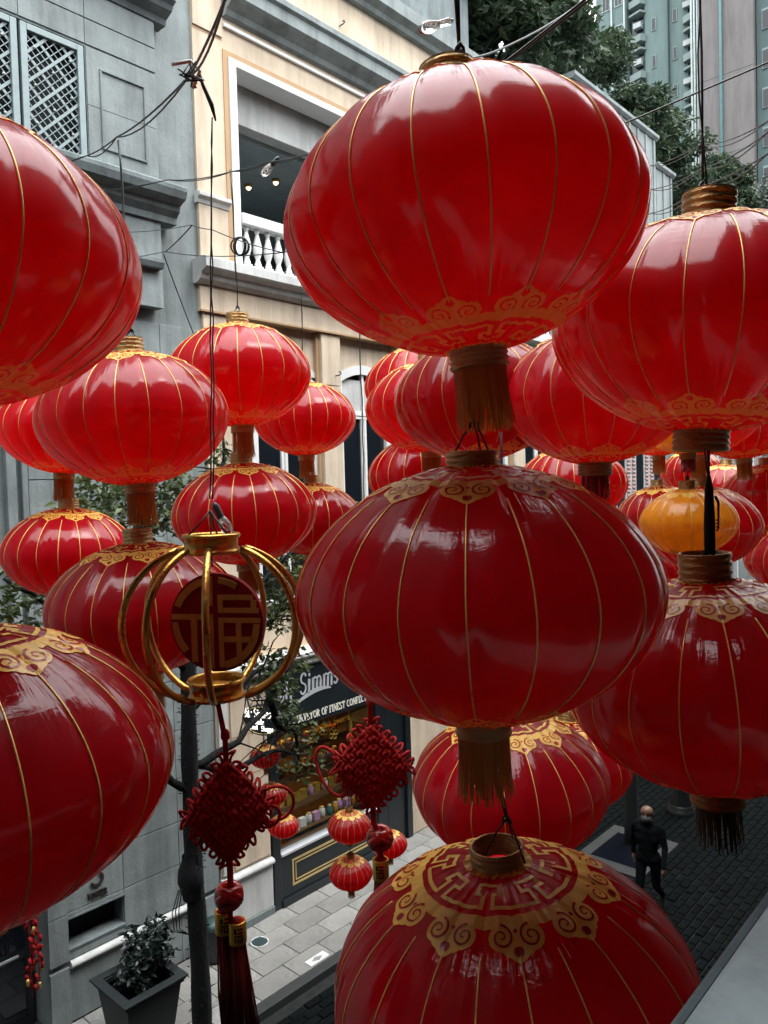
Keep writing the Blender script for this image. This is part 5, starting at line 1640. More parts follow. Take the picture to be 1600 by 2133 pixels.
# cable knot, coil and clear bulbs
kb = MB()
kc = Vector((1.56, 2.25, 8.91))
for k in range(7):
    a = rng.uniform(-.03, .03, 3)
    kb.tube([kc + Vector(a), kc + Vector(rng.uniform(-.05, .05, 3)), kc + Vector(rng.uniform(-.03, .05, 3))], .0032, 5)
kb.tube([kc + Vector((.02, -.02, .03)), kc + Vector((.03, -.03, -.03)), kc + Vector((.05, -.05, -.10)), kc + Vector((.06, -.055, -.15))], [.004, .006, .008, .003], 8)
free('cable_knot', kb, M['wire'], 'tangled black cable knot with taped plug beside the balcony pier', 'cable knot')
free('cable_tie', MB().tube([kc + Vector((-.05, .03, .03)), kc + Vector((.0, -.01, .045)), kc + Vector((.02, -.03, .01)), kc + Vector((.01, .0, -.04))], .006, 6), M['tie'], 'white plastic tie around the tangled cable knot', 'cable tie')
free('hanging_wire', MB().tube(wobble(sag(kc + Vector((.05, -.05, -.14)), (1.514, 2.157, 7.47), 0, 16), .004), .0026, 5).tube(wobble(sag(kc + Vector((.05, -.05, -.14)), (1.52, 2.15, 7.47), 0, 16), .007), .0026, 5), M['wire'], 'long twisted black wire from the cable knot down to the golden cage', 'wire')
cl = MB()
for k in range(5):
    c = Vector((3.53, 4.54, 9.27)) + Vector(rng.uniform(-.008, .008, 3))
    cl.tube([c + .065 * (rgt * math.cos(a) * (1 - .12 * k) + upv * math.sin(a)) for a in np.linspace(0, 2 * PI, 19)[:-1]], .006, 5, closed=True)
free('wire_coil', cl, M['wire'], 'small coil of spare black wire in front of the balusters', 'wire coil')
def bulb(label, p, d, s=1.0, sock='wire_grey'):
    t = thing('clear_bulb', label, 'bulb', p, 'clear light bulbs on the cables')
    d = Vector(d).normalized()
    q = d.to_track_quat('Z', 'Y').to_matrix()
    b = MB().lathe([(.0, .10 * s), (.012 * s, .095 * s), (.022 * s, .07 * s), (.024 * s, .05 * s), (.018 * s, .025 * s), (.012 * s, .012 * s)], 10)
    b.v = [tuple(Vector(p) + q @ Vector(v)) for v in b.v]
    obj('bulb_glass', b, M['plastic'], t)
    b = MB().lathe([(.013 * s, .02 * s), (.014 * s, -.03 * s), (.006 * s, -.045 * s), (0, -.046 * s)], 10)
    b.v = [tuple(Vector(p) + q @ Vector(v)) for v in b.v]
    obj('bulb_socket', b, M[sock], t)
bulb('clear bulb dangling in the balcony opening from the thin cable', (3.24, 3.80, 9.56), (-.3, .55, -.55), 1.15)
bulb('clear crumpled bulb above the golden cage', (1.545, 2.15, 7.42), (.35, -.2, -.9), .9)
bulb('clear bulb beside the top wire of the biggest lantern', (1.70, 1.28, 8.74), (-.5, .5, -.2), .7, 'plastic')

# ================================================================== GOLDEN WIRE CAGE WITH ROUND CHARACTER PLAQUE
kc = Vector((1.514, 2.157, 7.062))
kg = thing('wire_cage_lantern', 'golden lantern-shaped cage of bent tubes around a red round plaque', 'ornament', kc - Vector((0, 0, .27)))
CR = .295
tocam = math.atan2(CAM.y - kc.y, CAM.x - kc.x)
def cyl(a, r, z):   # angle a measured from the viewer's side, clockwise seen from above
    q = tocam + R_(a)
    return kc + Vector((r * math.cos(q), r * math.sin(q), z))
for a in (-129, -81, -44, -5, 61, 85, 142, 185):
    pts = []
    for ph in np.linspace(70, -70, 25):
        pts.append(cyl(a, max(.088, CR * math.cos(R_(ph)) ** .92), .262 * math.sin(R_(ph)) / math.sin(R_(70)) * .94 - .004))
    obj('hoop', MB().tube(pts, .0112, 10), M['brass'], kg)
for nm, z0, s in (('top_ring', .225, 1), ('bottom_ring', -.262, 1)):
    b = MB()
    c = kc + Vector((0, 0, z0))
    b.lathe([(.088, 0), (.096, .003), (.094, .012), (.088, .016), (.088, .050), (.094, .053), (.098, .060), (.094, .068), (.086, .066), (.084, .05), (.084, .004), (.088, 0)], 36, c)
    if nm == 'bottom_ring': b.lathe([(.0, .044), (.05, .043), (.084, .040)], 36, c)
    obj(nm, b, M['brass'], kg)
hk = MB()
for a in (40, 160, 280):
    hk.tube([kc + Vector((.08 * math.cos(R_(a)), .08 * math.sin(R_(a)), .285)), kc + Vector((.03 * math.cos(R_(a)), .03 * math.sin(R_(a)), .335)), kc + Vector((0, 0, .37))], .003, 5)
hk.tube([kc + Vector((0, 0, .37)), kc + Vector((.0, 0, .18))], .003, 5)
obj('suspension_wires', hk, M['wire'], kg)
# plaque
nrm = Vector((CAM.x - kc.x, CAM.y - kc.y, 0)).normalized()
nrm = Matrix.Rotation(R_(-24), 3, 'Z') @ nrm
pu = Vector((0, 0, 1)).cross(nrm); pc = kc + Vector((0, 0, -.005)) + nrm * .0 + pu * .012
PRAD = .166
def pfn(u, v, d): return pc + pu * (u * PRAD) + Vector((0, 0, 1)) * (v * PRAD) + nrm * d
pq = obj('round_plaque', MB().prism([(math.cos(a), math.sin(a)) for a in np.linspace(0, 2 * PI, 49)[:-1]], pfn, -.012, .012), M['disc'], kg, 0.003)
gy = MB()
def grect(x0, y0, x1, y1):
    gy.prism([(x0, y0), (x1, y0), (x1, y1), (x0, y1)], pfn, .0125, .017)
def garc(r0, r1, a0, a1, n=16):
    for i in range(n):
        A, B = R_(a0 + (a1 - a0) * i / n), R_(a0 + (a1 - a0) * (i + 1) / n)
        gy.prism([(r0 * math.cos(A), r0 * math.sin(A)), (r1 * math.cos(A), r1 * math.sin(A)), (r1 * math.cos(B), r1 * math.sin(B)), (r0 * math.cos(B), r0 * math.sin(B))], pfn, .0125, .017)
garc(.80, .94, 107, 158); grect(-.17, .34, -.05, .93)
grect(-.95, .06, -.055, .17)
garc(.80, .94, 180, 222); grect(-.53, -.80, -.40, .058); grect(-.17, -.93, -.05, .058)
garc(.80, .92, 58, 84)
grect(.06, .20, .17, .56); grect(.172, .46, .80, .56); grect(.172, .20, .92, .30); grect(.76, .302, .87, .458)
grect(.06, -.90, .17, .10); grect(.172, 0, .95, .10)
garc(.80, .94, 270 + 12, 358); grect(.43, -.80, .54, -.002); grect(.172, -.39, .428, -.28); grect(.542, -.39, .82, -.28)
obj('character', gy, M['glyph'], pq)

# ================================================================== CHINESE KNOTS
def knot(label, c, half_w, half_h, yaw, big_loops, sleeves, tassel_len, cordtop, beads=1, lean=0.0):
    c = Vector(c)
    t = thing('chinese_knot', label, 'knot', c - Vector((0, 0, half_h + .5)))
    nv = Vector((CAM.x - c.x, CAM.y - c.y, 0)).normalized()
    nv = Matrix.Rotation(yaw, 3, 'Z') @ nv
    u = Vector((0, 0, 1)).cross(nv)
    def P(a, b, d=0.0):      # a, b along the two weaving directions, -1..1 : the diamond stands on its corner
        x, y = (a - b) / 2 * 1.0, (a + b) / 2 * 1.0
        f = 1 - .10 * (a * a * b * b)
        return c + u * (x * half_w * 1.02 * f) + Vector((0, 0, 1)) * (y * half_h * f) + nv * d
    N = 13
    body = MB()
    cr = half_w / N * .70
    for side in (1, -1):
        for k in range(N):
            s = -1 + (2 * k + 1) / N
            for dirn in (0, 1):
                pts = []
                for j in range(N * 2 + 1):
                    q = -1 + j / N
                    q = max(-.98, min(.98, q))
                    wv = math.cos(PI * (j + (1 if dirn else 0) + k) * .5) * cr * .55
                    bulge = .022 * (1 - max(abs(s), abs(q)) ** 2) + .010
                    pts.append(P(s, q, side * bulge + side * wv) if dirn else P(q, s, side * bulge + side * wv))
                body.tube(pts, cr, 5)
    core = [P(a, b, d) for d in (-.018, .018) for a, b in ((-.96, -.96), (.96, -.96), (.96, .96), (-.96, .96))]
    body.add(core, [(0, 1, 2, 3), (7, 6, 5, 4), (0, 4, 5, 1), (1, 5, 6, 2), (2, 6, 7, 3), (3, 7, 4, 0)])
    obj('woven_body', body, M['cord'], t)
    rgn = np.random.default_rng(int(half_w * 1e4) + int(c.z * 100))
    # cord loops along the four edges
    for e in range(4):
        for k in range(7):
            s = -1 + (2 * k + 1.0) / 7 + rgn.uniform(-.05, .05)
            ln = rgn.uniform(.20, .31); wd = rgn.uniform(.075, .095)
            pts = []
            lean_ = rgn.uniform(-.07, .07)
            for a in np.linspace(0, PI, 11):
                along = s + wd * math.cos(a) + lean_ * math.sin(a)
                out = 1.0 - .06 + ln * math.sin(a) ** .8
                dz = .012 * math.sin(a * 2 + k) + (k % 2 - .5) * .008
                A, B = ((out, along), (-out, along), (along, out), (along, -out))[e]
                pts.append(P(A, B, dz) if abs(A) <= 1 and abs(B) <= 1 else (c + u * ((A - B) / 2 * half_w) + Vector((0, 0, 1)) * ((A + B) / 2 * half_h) + nv * dz))
            obj('loop', MB().tube(pts, cr * .66, 6), M['cord'], t)
    for (ax, az, w_, h_, ang) in big_loops:
        pts = [c + u * (ax * half_w + w_ * (1 - math.cos(a)) / 2 * math.cos(ang) - h_ * math.sin(a) / 2 * math.sin(ang)) + Vector((0, 0, 1)) * (az * half_h + w_ * (1 - math.cos(a)) / 2 * math.sin(ang) + h_ * math.sin(a) / 2 * math.cos(ang)) + nv * (.012 * math.sin(a)) for a in np.linspace(0, 2 * PI, 25)[:-1]]
        obj('long_loop', MB().tube(pts, cr * .75, 7, closed=True), M['cord'], t)
    top = c + Vector((0, 0, half_h))
    obj('top_cord', MB().tube([top - Vector((0, 0, .02)), top + Vector((0, 0, .05)), Vector(cordtop)], [.010, .010, .008], 7), M['cord'], t)
    obj('cord_wrap', MB().lathe([(.008, 0), (.015, .01), (.015, .03), (.008, .04)], 10, tuple(top + Vector((0, 0, .045)))), M['cord'], t)
    low = c - Vector((0, 0, half_h))
    bc = low + Vector((0, 0, -.095)) + u * lean
    obj('lower_cord', MB().tube([low + Vector((0, 0, .02)), low + Vector((0, 0, -.04)), bc + Vector((0, 0, .02)), bc - Vector((0, 0, .09))], .011, 7), M['cord'], t)
    bm_ = MB()
    for k in range(5):       # a button knot: great circles of thick cord
        ax = Vector((math.sin(k * 2.4) * .8, math.cos(k * 1.7) * .6, .7)).normalized()
        o1 = ax.orthogonal().normalized(); o2 = ax.cross(o1)
        bm_.tube([bc + (o1 * math.cos(a) + o2 * math.sin(a)) * .036 for a in np.linspace(0, 2 * PI, 19)[:-1]], .016, 7, closed=True)
    obj('button_knot', bm_, M['bead'], t)
    for (dx, dz, dn) in sleeves:
        sc = bc + u * dx + Vector((0, 0, dz)) + nv * dn
        sl_ = obj('sleeve', MB().lathe([(.024, -.075), (.030, -.073), (.0305, -.070), (.0305, .0), (.029, .002), (.024, .002), (.024, -.02)], 20, tuple(sc)), M['sleeve'], t)
        obj('sleeve_cap', MB().lathe([(.0, .010), (.016, .009), (.0235, .001)], 14, tuple(sc)), M['cord'], sl_)
        mk = MB()
        for (a0, a1, z0, z1) in ((-30, -14, -.030, -.012), (-8, 26, -.018, -.012), (-8, 26, -.030, -.024), (-30, 26, -.040, -.035), (-28, -20, -.060, -.042), (-10, 24, -.060, -.055), (-10, -2, -.055, -.042), (14, 24, -.055, -.042)):
            base = math.atan2(nv.y, nv.x)
            n = 4
            for i in range(n):
                A, B = base + R_(a0 + (a1 - a0) * i / n), base + R_(a0 + (a1 - a0) * (i + 1) / n)
                mk.add([tuple(sc + Vector((.0312 * math.cos(q), .0312 * math.sin(q), z))) for q, z in ((A, z0), (B, z0), (B, z1), (A, z1))], [(0, 1, 2, 3)])
        obj('sleeve_marks', mk, M['iron'], sl_)
        tb = MB()
        for k in range(110):
            a = rgn.uniform(0, 6.28); r = .026 * math.sqrt(rgn.uniform(.15, 1))
            p0 = sc + Vector((r * math.cos(a), r * math.sin(a), -.072))
            l = tassel_len * rgn.uniform(.9, 1.03)
            sp_ = 1.35 + rgn.uniform(-.2, .3)
            p1 = p0 + Vector((r * (sp_ - 1) * math.cos(a), r * (sp_ - 1) * math.sin(a), -l * .5)) + u * (.02 * .5)
            p2 = p0 + Vector((r * (sp_ - 1) * 1.4 * math.cos(a), r * (sp_ - 1) * 1.4 * math.sin(a), -l)) + u * .03
            tb.tube([p0, p1, p2], .0022, 4)
        obj('tassel_strands', tb, M['tassel'], t)
    return t
knot('big red Chinese knot hanging under the golden cage with two gold sleeves', (1.526, 2.134, 6.413), .150, .195, R_(8), [(.62, .05, .135, .13, R_(-10)), (.62, -.15, .085, .085, R_(-16)), (-.9, -.05, .0, .0, 0)][:2],
     [(.022, -.085, .012), (-.018, -.058, -.02)], .42, (1.514, 2.157, 6.80), lean=-.006)
knot('dark red Chinese knot in front of the sweet shop window', (2.038, 1.944, 6.460), .150, .175, R_(-6), [(-.75, .0, .09, .19, R_(205))],
     [(.0, -.08, 0)], .12, (2.03, 1.93, 7.3), lean=.022)

# ================================================================== TREES AND PLANTS
def leaves_mesh(name, pts, size, mt, seed, up=0.4, asp=.42):
    """many small folded leaves at the given points (N x 3)"""
    rg = np.random.default_rng(seed)
    n = len(pts)
    d = rg.normal(size=(n, 3)); d[:, 2] = d[:, 2] * .6 - .15
    d /= np.linalg.norm(d, axis=1)[:, None]
    nn = rg.normal(size=(n, 3)) * .8 + np.array([0, 0, up + .3])
    s = np.cross(d, nn); s /= (np.linalg.norm(s, axis=1)[:, None] + 1e-9)
    nn = np.cross(s, d)
    L_ = size * rg.uniform(.6, 1.25, n)[:, None]
    W_ = L_ * asp * .5
    v = np.empty((n, 6, 3))
    v[:, 0] = pts
    v[:, 1] = pts + d * L_ * .42 + s * W_ + nn * L_ * .07
    v[:, 2] = pts + d * L_ - nn * L_ * .06
    v[:, 3] = pts + d * L_ * .42 - s * W_ + nn * L_ * .07
    v[:, 4] = pts + d * L_ * .45
    v[:, 5] = pts
    v = v[:, :5].reshape(-1, 3)
    b = np.arange(n)[:, None] * 5
    f1 = np.concatenate([b + 0, b + 1, b + 2, b + 4], 1)
    f2 = np.concatenate([b + 0, b + 4, b + 2, b + 3], 1)
    f = np.concatenate([f1, f2], 0)
    me = bpy.data.meshes.new(name)
    me.vertices.add(len(v)); me.vertices.foreach_set('co', v.ravel())
    me.loops.add(f.size); me.loops.foreach_set('vertex_index', f.ravel().astype(np.int32))
    me.polygons.add(len(f)); me.polygons.foreach_set('loop_start', np.arange(len(f)) * 4)
    me.materials.append(mt)
    me.update(calc_edges=True); me.validate()
    return me
def clump_points(centres, radii, per, seed, squash=.8):
    rg = np.random.default_rng(seed)
    out = []
    for c, r, k in zip(centres, radii, per):
        p = rg.normal(size=(k, 3)); p /= np.linalg.norm(p, axis=1)[:, None]
        p *= (rg.uniform(0, 1, k)[:, None] ** .45) * r
        p[:, 2] *= squash
        out.append(p + np.array(c))
    return np.concatenate(out)
def big_tree(label, base, crown_c, R, hz, leaf, n, seed, mt='leaf_far'):
    t = thing('tree', label, 'tree', base, 'trees on the slope behind the buildings')
    rg = np.random.default_rng(seed)
    cc = Vector(crown_c)
    tr = MB()
    b = Vector(base)
    tr.tube([b, b.lerp(cc, .5) + Vector((.2, .1, 0)), cc + Vector((0, 0, .2 * hz))], [.28, .2, .06], 8)
    for k in range(9):
        a = rg.uniform(0, 6.28); e = cc + Vector((R * .75 * math.cos(a), R * .75 * math.sin(a), rg.uniform(-.5, .7) * hz))
        s_ = b.lerp(cc, rg.uniform(.45, .8))
        tr.tube([s_, s_.lerp(e, .5) + Vector((0, 0, .25)), e], [.10, .06, .02], 6)
    obj('trunk', tr, M['bark'], t)
    cs, rs = [], []
    for k in range(46):
        p = rg.normal(size=3); p /= np.linalg.norm(p); p *= rg.uniform(.45, 1.0) ** .6
        cs.append((cc.x + p[0] * R, cc.y + p[1] * R, cc.z + p[2] * hz)); rs.append(rg.uniform(.22, .42) * R * .8)
    per = [int(n * 1.9 / 46)] * 46
    pts = clump_points(cs, rs, per, seed + 1)
    o = link('crown', leaves_mesh('crown', pts - np.array(base), leaf, M[mt], seed + 2), t)
    return t
big_tree('nearest dark leafy tree rising above the cream parapet', (19.5, 14.8, 11), (19.9, 13.7, 21.2), 3.3, 3.1, .30, 11000, 21)
big_tree('dark leafy crown overhanging the cream parapet beside the top wire', (17.2, 13.6, 11), (17.6, 12.7, 20.9), 1.9, 1.7, .30, 6000, 17)
big_tree('dark tree in front of the teal tower base, second along the slope', (25.0, 14.8, 12), (25.2, 14.0, 21.6), 2.7, 2.6, .28, 9000, 33)
big_tree('tree with yellowish tips left of the mauve tower', (30.0, 15.0, 13), (29.9, 14.2, 21.6), 2.3, 2.2, .27, 8000, 45)
big_tree('tree dropping toward the stepped white parapet', (34.5, 15.0, 13), (34.0, 14.2, 21.2), 2.2, 2.2, .27, 7000, 57)
big_tree('low round tree behind the brown ribbed collar', (39, 15, 13), (38.5, 14.3, 19.8), 2.3, 2.0, .27, 7000, 69)
big_tree('pale grey-green bush at the upper right border', (46, 14, 14), (44.2, 12.4, 21.0), 2.6, 1.9, .26, 7000, 81, 'leaf_bush')
big_tree('dark bushy tree filling the gap under the cables by the pale bush', (41, 15, 14), (40.2, 13.6, 21.6), 1.9, 1.7, .27, 6000, 105)
big_tree('thin tree between the low round tree and the pale bush', (43, 15, 14), (41.6, 13.8, 19.3), 1.7, 1.6, .25, 4000, 93, 'leaf_bush')

# street tree in front of the stone building
st = thing('street_tree', 'dark slim street tree before the stone building, leaves showing between the red lanterns', 'tree', (4.55, 7.0, -.12))
rg = np.random.default_rng(5)
tb = MB()
tz = np.linspace(-.12, 6.1, 26)
tb.tube([(4.52 + .04 * math.sin(z * 1.1) + .01 * z, 7.0 + .03 * math.cos(z * .9), z) for z in tz], [(.118 - .007 * z) * (1 + .06 * math.sin(z * 7)) for z in tz], 12)
for z, r in ((3.40, .135),):
    tb.lathe([(.10, -.22), (r * .8, -.14), (r, -.03), (r * .98, .08), (r * .7, .17), (.09, .24)], 14, (4.50, 6.98, z), fl=lambda a, zz: 1 + .10 * math.sin(3 * a + zz * 9))
for k in range(260):
    z = rg.uniform(-.1, 6.0); a = rg.uniform(0, 6.28); r = .135 - .008 * z
    q = Vector((4.52 + .04 * math.sin(z * 1.1) + .01 * z + r * .95 * math.cos(a), 7.0 + .03 * math.cos(z * .9) + r * .95 * math.sin(a), z))
    o_ = Vector((math.cos(a), math.sin(a), rg.uniform(-.4, .9)))
    tb.tube([q, q + o_ * rg.uniform(.015, .05)], [.007, .002], 4)
for k in range(3):
    tb.tube([(4.36 - .02 * k, 6.95, 3.35), (4.30 - .04 * k, 6.93, 3.15), (4.30 - .03 * k, 6.93, 2.95), (4.40, 6.92, 2.85)], .006, 5)
obj('trunk', tb, M['bark'], st)
limbs = [((4.55, 7.0, 4.55), (5.1, 6.9, 4.72), (5.8, 7.2, 4.95), (6.2, 7.2, 5.35)), ((4.55, 7, 4.6), (5.3, 7.4, 4.2), (6.0, 7.4, 4.25), (6.6, 7.5, 4.0)), ((4.5, 7, 4.35), (4.2, 6.9, 4.6), (3.9, 6.8, 4.75), (3.6, 6.7, 5.2)),
         ((4.56, 7, 5.6), (5.2, 7.1, 6.1), (5.9, 7.0, 6.6), (6.7, 7.2, 7.05)), ((4.56, 7, 5.9), (4.3, 7.1, 6.6), (4.3, 7.3, 7.2), (4.1, 7.3, 7.7)), ((4.56, 7, 5.6), (3.9, 7.0, 6.1), (3.2, 6.9, 6.4), (2.7, 7.0, 6.8)),
         ((5.8, 7.2, 4.95), (6.0, 7.3, 4.6), (6.35, 7.4, 4.4), (6.5, 7.5, 3.8)), ((4.56, 7, 5.9), (5.0, 7.0, 6.9), (5.15, 7.1, 7.6), (5.2, 7.1, 8.1)), ((5.2, 7.1, 6.1), (5.8, 7.2, 5.9), (6.3, 7.2, 6.1), (6.6, 7.2, 6.5)),
         ((4.55, 7.0, 5.2), (4.9, 7.1, 5.3), (5.3, 7.2, 5.2), (5.75, 7.2, 5.4))]
for lb in limbs:
    m = MB()
    P = []
    for i in range(3):
        for t_ in np.linspace(0, 1, 5)[:-1] if i < 2 else np.linspace(0, 1, 5):
            P.append(Vector(lb[i]).lerp(Vector(lb[i + 1]), t_) + Vector(rg.uniform(-.025, .025, 3)))
    m.tube(P, [.045 * (1 - .8 * i / len(P)) + .004 for i in range(len(P))], 7)
    for k in range(6):
        q = P[int(rg.integers(4, len(P)))]
        e = q + Vector(rg.uniform(-.45, .45, 3))
        m.tube([q, q.lerp(e, .5) + Vector(rg.uniform(-.05, .05, 3)), e], [.012, .009, .004], 5)
    obj('branch', m, M['bark'], st)
cs, rs, per = [], [], []
for (x, y, z, r, k) in ((3.95, 7.3, 7.55, .42, 260), (4.45, 7.3, 7.65, .40, 240), (4.3, 7.2, 7.2, .35, 170), (3.6, 7.1, 7.3, .35, 120), (3.0, 7.0, 6.75, .40, 120), (2.75, 7.0, 6.45, .3, 60), (5.2, 7.1, 7.85, .25, 34), (5.05, 7.2, 8.05, .2, 24),
                        (6.9, 7.2, 7.15, .42, 250), (7.25, 7.3, 7.0, .30, 120), (6.5, 7.2, 6.75, .36, 150), (6.25, 7.2, 6.35, .40, 190), (6.0, 7.2, 6.0, .36, 150), (6.45, 7.2, 6.1, .32, 100),
                        (5.95, 7.2, 5.15, .32, 110), (6.2, 7.25, 5.35, .28, 80), (5.7, 7.2, 5.45, .25, 50), (6.1, 7.3, 4.75, .25, 46), (6.5, 7.4, 4.4, .35, 40), (6.4, 7.4, 4.0, .4, 36), (5.4, 7.2, 5.6, .2, 24), (3.2, 6.9, 6.2, .35, 46),
                        (4.9, 7.3, 7.35, .4, 150), (5.6, 7.3, 7.2, .4, 140), (5.9, 7.3, 6.8, .35, 110)):
    cs.append((x, y, z)); rs.append(r); per.append(int(k * 2.1))
pts = clump_points(cs, rs, per, 8, .75)
link('crown', leaves_mesh('crown', pts - np.array((4.55, 7.0, -.12)), .105, M['leaf'], 9, .6, .45), st)
# second street tree, standing in the tree pit behind the pedestrian
s2 = thing('street_tree', 'slim dark tree trunk standing in the black tree pit behind the pedestrian', 'tree', (15.1, 6.95, -.12))
m = MB(); m.tube([(15.1 + .02 * math.sin(z), 6.95, z) for z in np.linspace(-.12, 6.2, 14)], [.15 - .009 * z for z in np.linspace(0, 6.2, 14)], 10)
obj('trunk', m, M['bark'], s2)
for k in range(6):
    a = k * 1.05
    m = MB(); m.tube([(15.1, 6.95, 5.3 + .1 * k), (15.1 + .6 * math.cos(a), 6.95 + .6 * math.sin(a), 5.9), (15.1 + 1.1 * math.cos(a), 6.95 + 1.1 * math.sin(a), 6.4)], [.05, .03, .01], 6)
    obj('branch', m, M['bark'], s2)
rg = np.random.default_rng(77)
pts = clump_points([(15.1 + rg.uniform(-1.1, 1.1), 6.95 + rg.uniform(-1.1, 1.1), 6.2 + rg.uniform(-.5, .5)) for k in range(14)], [.5] * 14, [130] * 14, 78)
link('crown', leaves_mesh('crown', pts - np.array((15.1, 6.95, -.12)), .11, M['leaf'], 79, .6), s2)
pts = clump_points([(15.1 + rg.uniform(-1.2, .6), 6.95 + rg.uniform(-1.0, 1.0), 6.2 + rg.uniform(-.4, .4)) for k in range(10)], [.45] * 10, [40] * 10, 80)
tag(link('blossom', leaves_mesh('blossom', pts - np.array((15.1, 6.95, -.12)), .08, M['pink_flower'], 81, .6, .8), s2), kind='stuff')

# planter with clipped shrub
pc_ = (5.24, 9.50)
pn = thing('planter', 'tapered square grey planter with a stepped rim beside the stone building', 'planter', (pc_[0], pc_[1], 0))
def frustum(mb, h0, h1, a, b):
    vs = [(pc_[0] + sx * a, pc_[1] + sy * a, h0) for sx, sy in ((-1, -1), (1, -1), (1, 1), (-1, 1))] + [(pc_[0] + sx * b, pc_[1] + sy * b, h1) for sx, sy in ((-1, -1), (1, -1), (1, 1), (-1, 1))]
    mb.add(vs, [(0, 1, 5, 4), (1, 2, 6, 5), (2, 3, 7, 6), (3, 0, 4, 7)])
m = MB(); frustum(m, 0, .80, .30, .40); m.add([(pc_[0] + sx * .3, pc_[1] + sy * .3, 0) for sx, sy in ((-1, -1), (1, -1), (1, 1), (-1, 1))], [(3, 2, 1, 0)])
obj('tub', m, M['planter'], pn)
m = MB()
for h0, h1, a, wd in ((.80, .835, .43, .10), (.835, .87, .45, .12), (.87, .90, .475, .13)):
    for (x0, x1, y0, y1) in ((-a, a, -a, -a + wd), (-a, a, a - wd, a), (-a, -a + wd, -a + wd, a - wd), (a - wd, a, -a + wd, a - wd)):
        m.box(pc_[0] + x0, pc_[0] + x1, pc_[1] + y0, pc_[1] + y1, h0 + .0005, h1)
obj('stepped_rim', m, M['planter'], pn, 0.005)
m = MB(); m.box(pc_[0] - .36, pc_[0] + .36, pc_[1] - .36, pc_[1] + .36, .60, .72)
obj('soil', m, M['soil'], pn)
sh = thing('potted_shrub', 'glossy dark rounded shrub growing in the grey planter', 'shrub', (pc_[0], pc_[1], .72))
rg = np.random.default_rng(15)
m = MB()
for k in range(9):
    a = k * .7
    m.tube([(pc_[0], pc_[1], .72), (pc_[0] + .12 * math.cos(a), pc_[1] + .12 * math.sin(a), .95), (pc_[0] + .25 * math.cos(a), pc_[1] + .25 * math.sin(a), 1.2)], [.012, .009, .004], 5)
obj('stem', m, M['bark'], sh)
pts = clump_points([(pc_[0] + .12 + rg.uniform(-.26, .26), pc_[1] + .05 + rg.uniform(-.26, .26), 1.12 + rg.uniform(-.28, .30)) for k in range(26)], [.17] * 26, [85] * 26, 16, 1.0)
link('foliage', leaves_mesh('foliage', pts - np.array((pc_[0], pc_[1], .72)), .105, M['leaf_pot'], 17, .5, .5), sh)

# ================================================================== STREET FURNITURE
lp = thing('street_lamp', 'black fluted cast iron street lamp post behind the shadowed lantern', 'street lamp', (17.15, 6.71, -.105))
b = MB().lathe([(.30, 0), (.30, .08), (.27, .10), (.27, .16), (.235, .20)], 24, (17.15, 6.71, -.105))
obj('foot', b, M['iron'], lp)
b = MB().lathe([(.225, .20), (.19, .34), (.145, .58), (.13, .66)], 40, (17.15, 6.71, -.105), fl=lambda a, z: 1 + .07 * math.cos(a * 10))
obj('fluted_base', b, M['iron'], lp)
b = MB().lathe([(.15, .66), (.16, .70), (.11, .74), (.075, .9), (.06, 2.4), (.075, 2.42), (.075, 2.5), (.05, 2.53), (.045, 3.1), (.10, 3.2)], 16, (17.15, 6.71, -.105))
obj('pole', b, M['iron'], lp)
b = MB().lathe([(.10, 3.2), (.17, 3.6), (.16, 3.62), (.09, 3.78), (.02, 3.86), (.0, 3.95)], 8, (17.15, 6.71, -.105))
obj('lamp_head', b, M['planter'], lp)
dr = thing('drain_cover', 'round green-grey drain cover in the pale pavement', 'drain cover', (7.73, 10.06, 0))
obj('rim', MB().lathe([(.155, .0), (.155, .006), (.13, .006), (.13, .002)], 28, (7.73, 10.06, 0)), M['trim'], dr)
b = MB().lathe([(.0, .004), (.13, .004)], 28, (7.73, 10.06, 0))
for k in range(-3, 4):
    b.box(7.73 - .1, 7.73 + .1, 10.06 + k * .034 - .008, 10.06 + k * .034 + .008, .0045, .009)
obj('cover', b, M['drain'], dr)
b = MB().box(7.83, 8.22, 8.90, 9.06, .0, .012)
b.add([(8.025 - .12, 8.98, .0125), (8.025, 8.92, .0125), (8.025 + .12, 8.98, .0125), (8.025, 9.04, .0125)], [(0, 1, 2, 3)], 1)
free('inlaid_tile', b, [M['trim_white'], M['pave']], 'pale pavement tile with a diamond mark near the kerb', 'tile')
bn = thing('litter_bin', 'dark rounded litter bin by the plinth behind the knot tassel', 'bin', (7.0, 10.25, 0))
obj('bin_body', MB().lathe([(.17, 0), (.20, .05), (.21, .52), (.20, .56), (.17, .56)], 20, (7.0, 10.25, 0), capb=True), M['bin'], bn)
obj('bin_lid', MB().lathe([(.205, .562), (.20, .60), (.10, .66), (0, .68)], 20, (7.0, 10.25, 0)), M['drain'], bn)
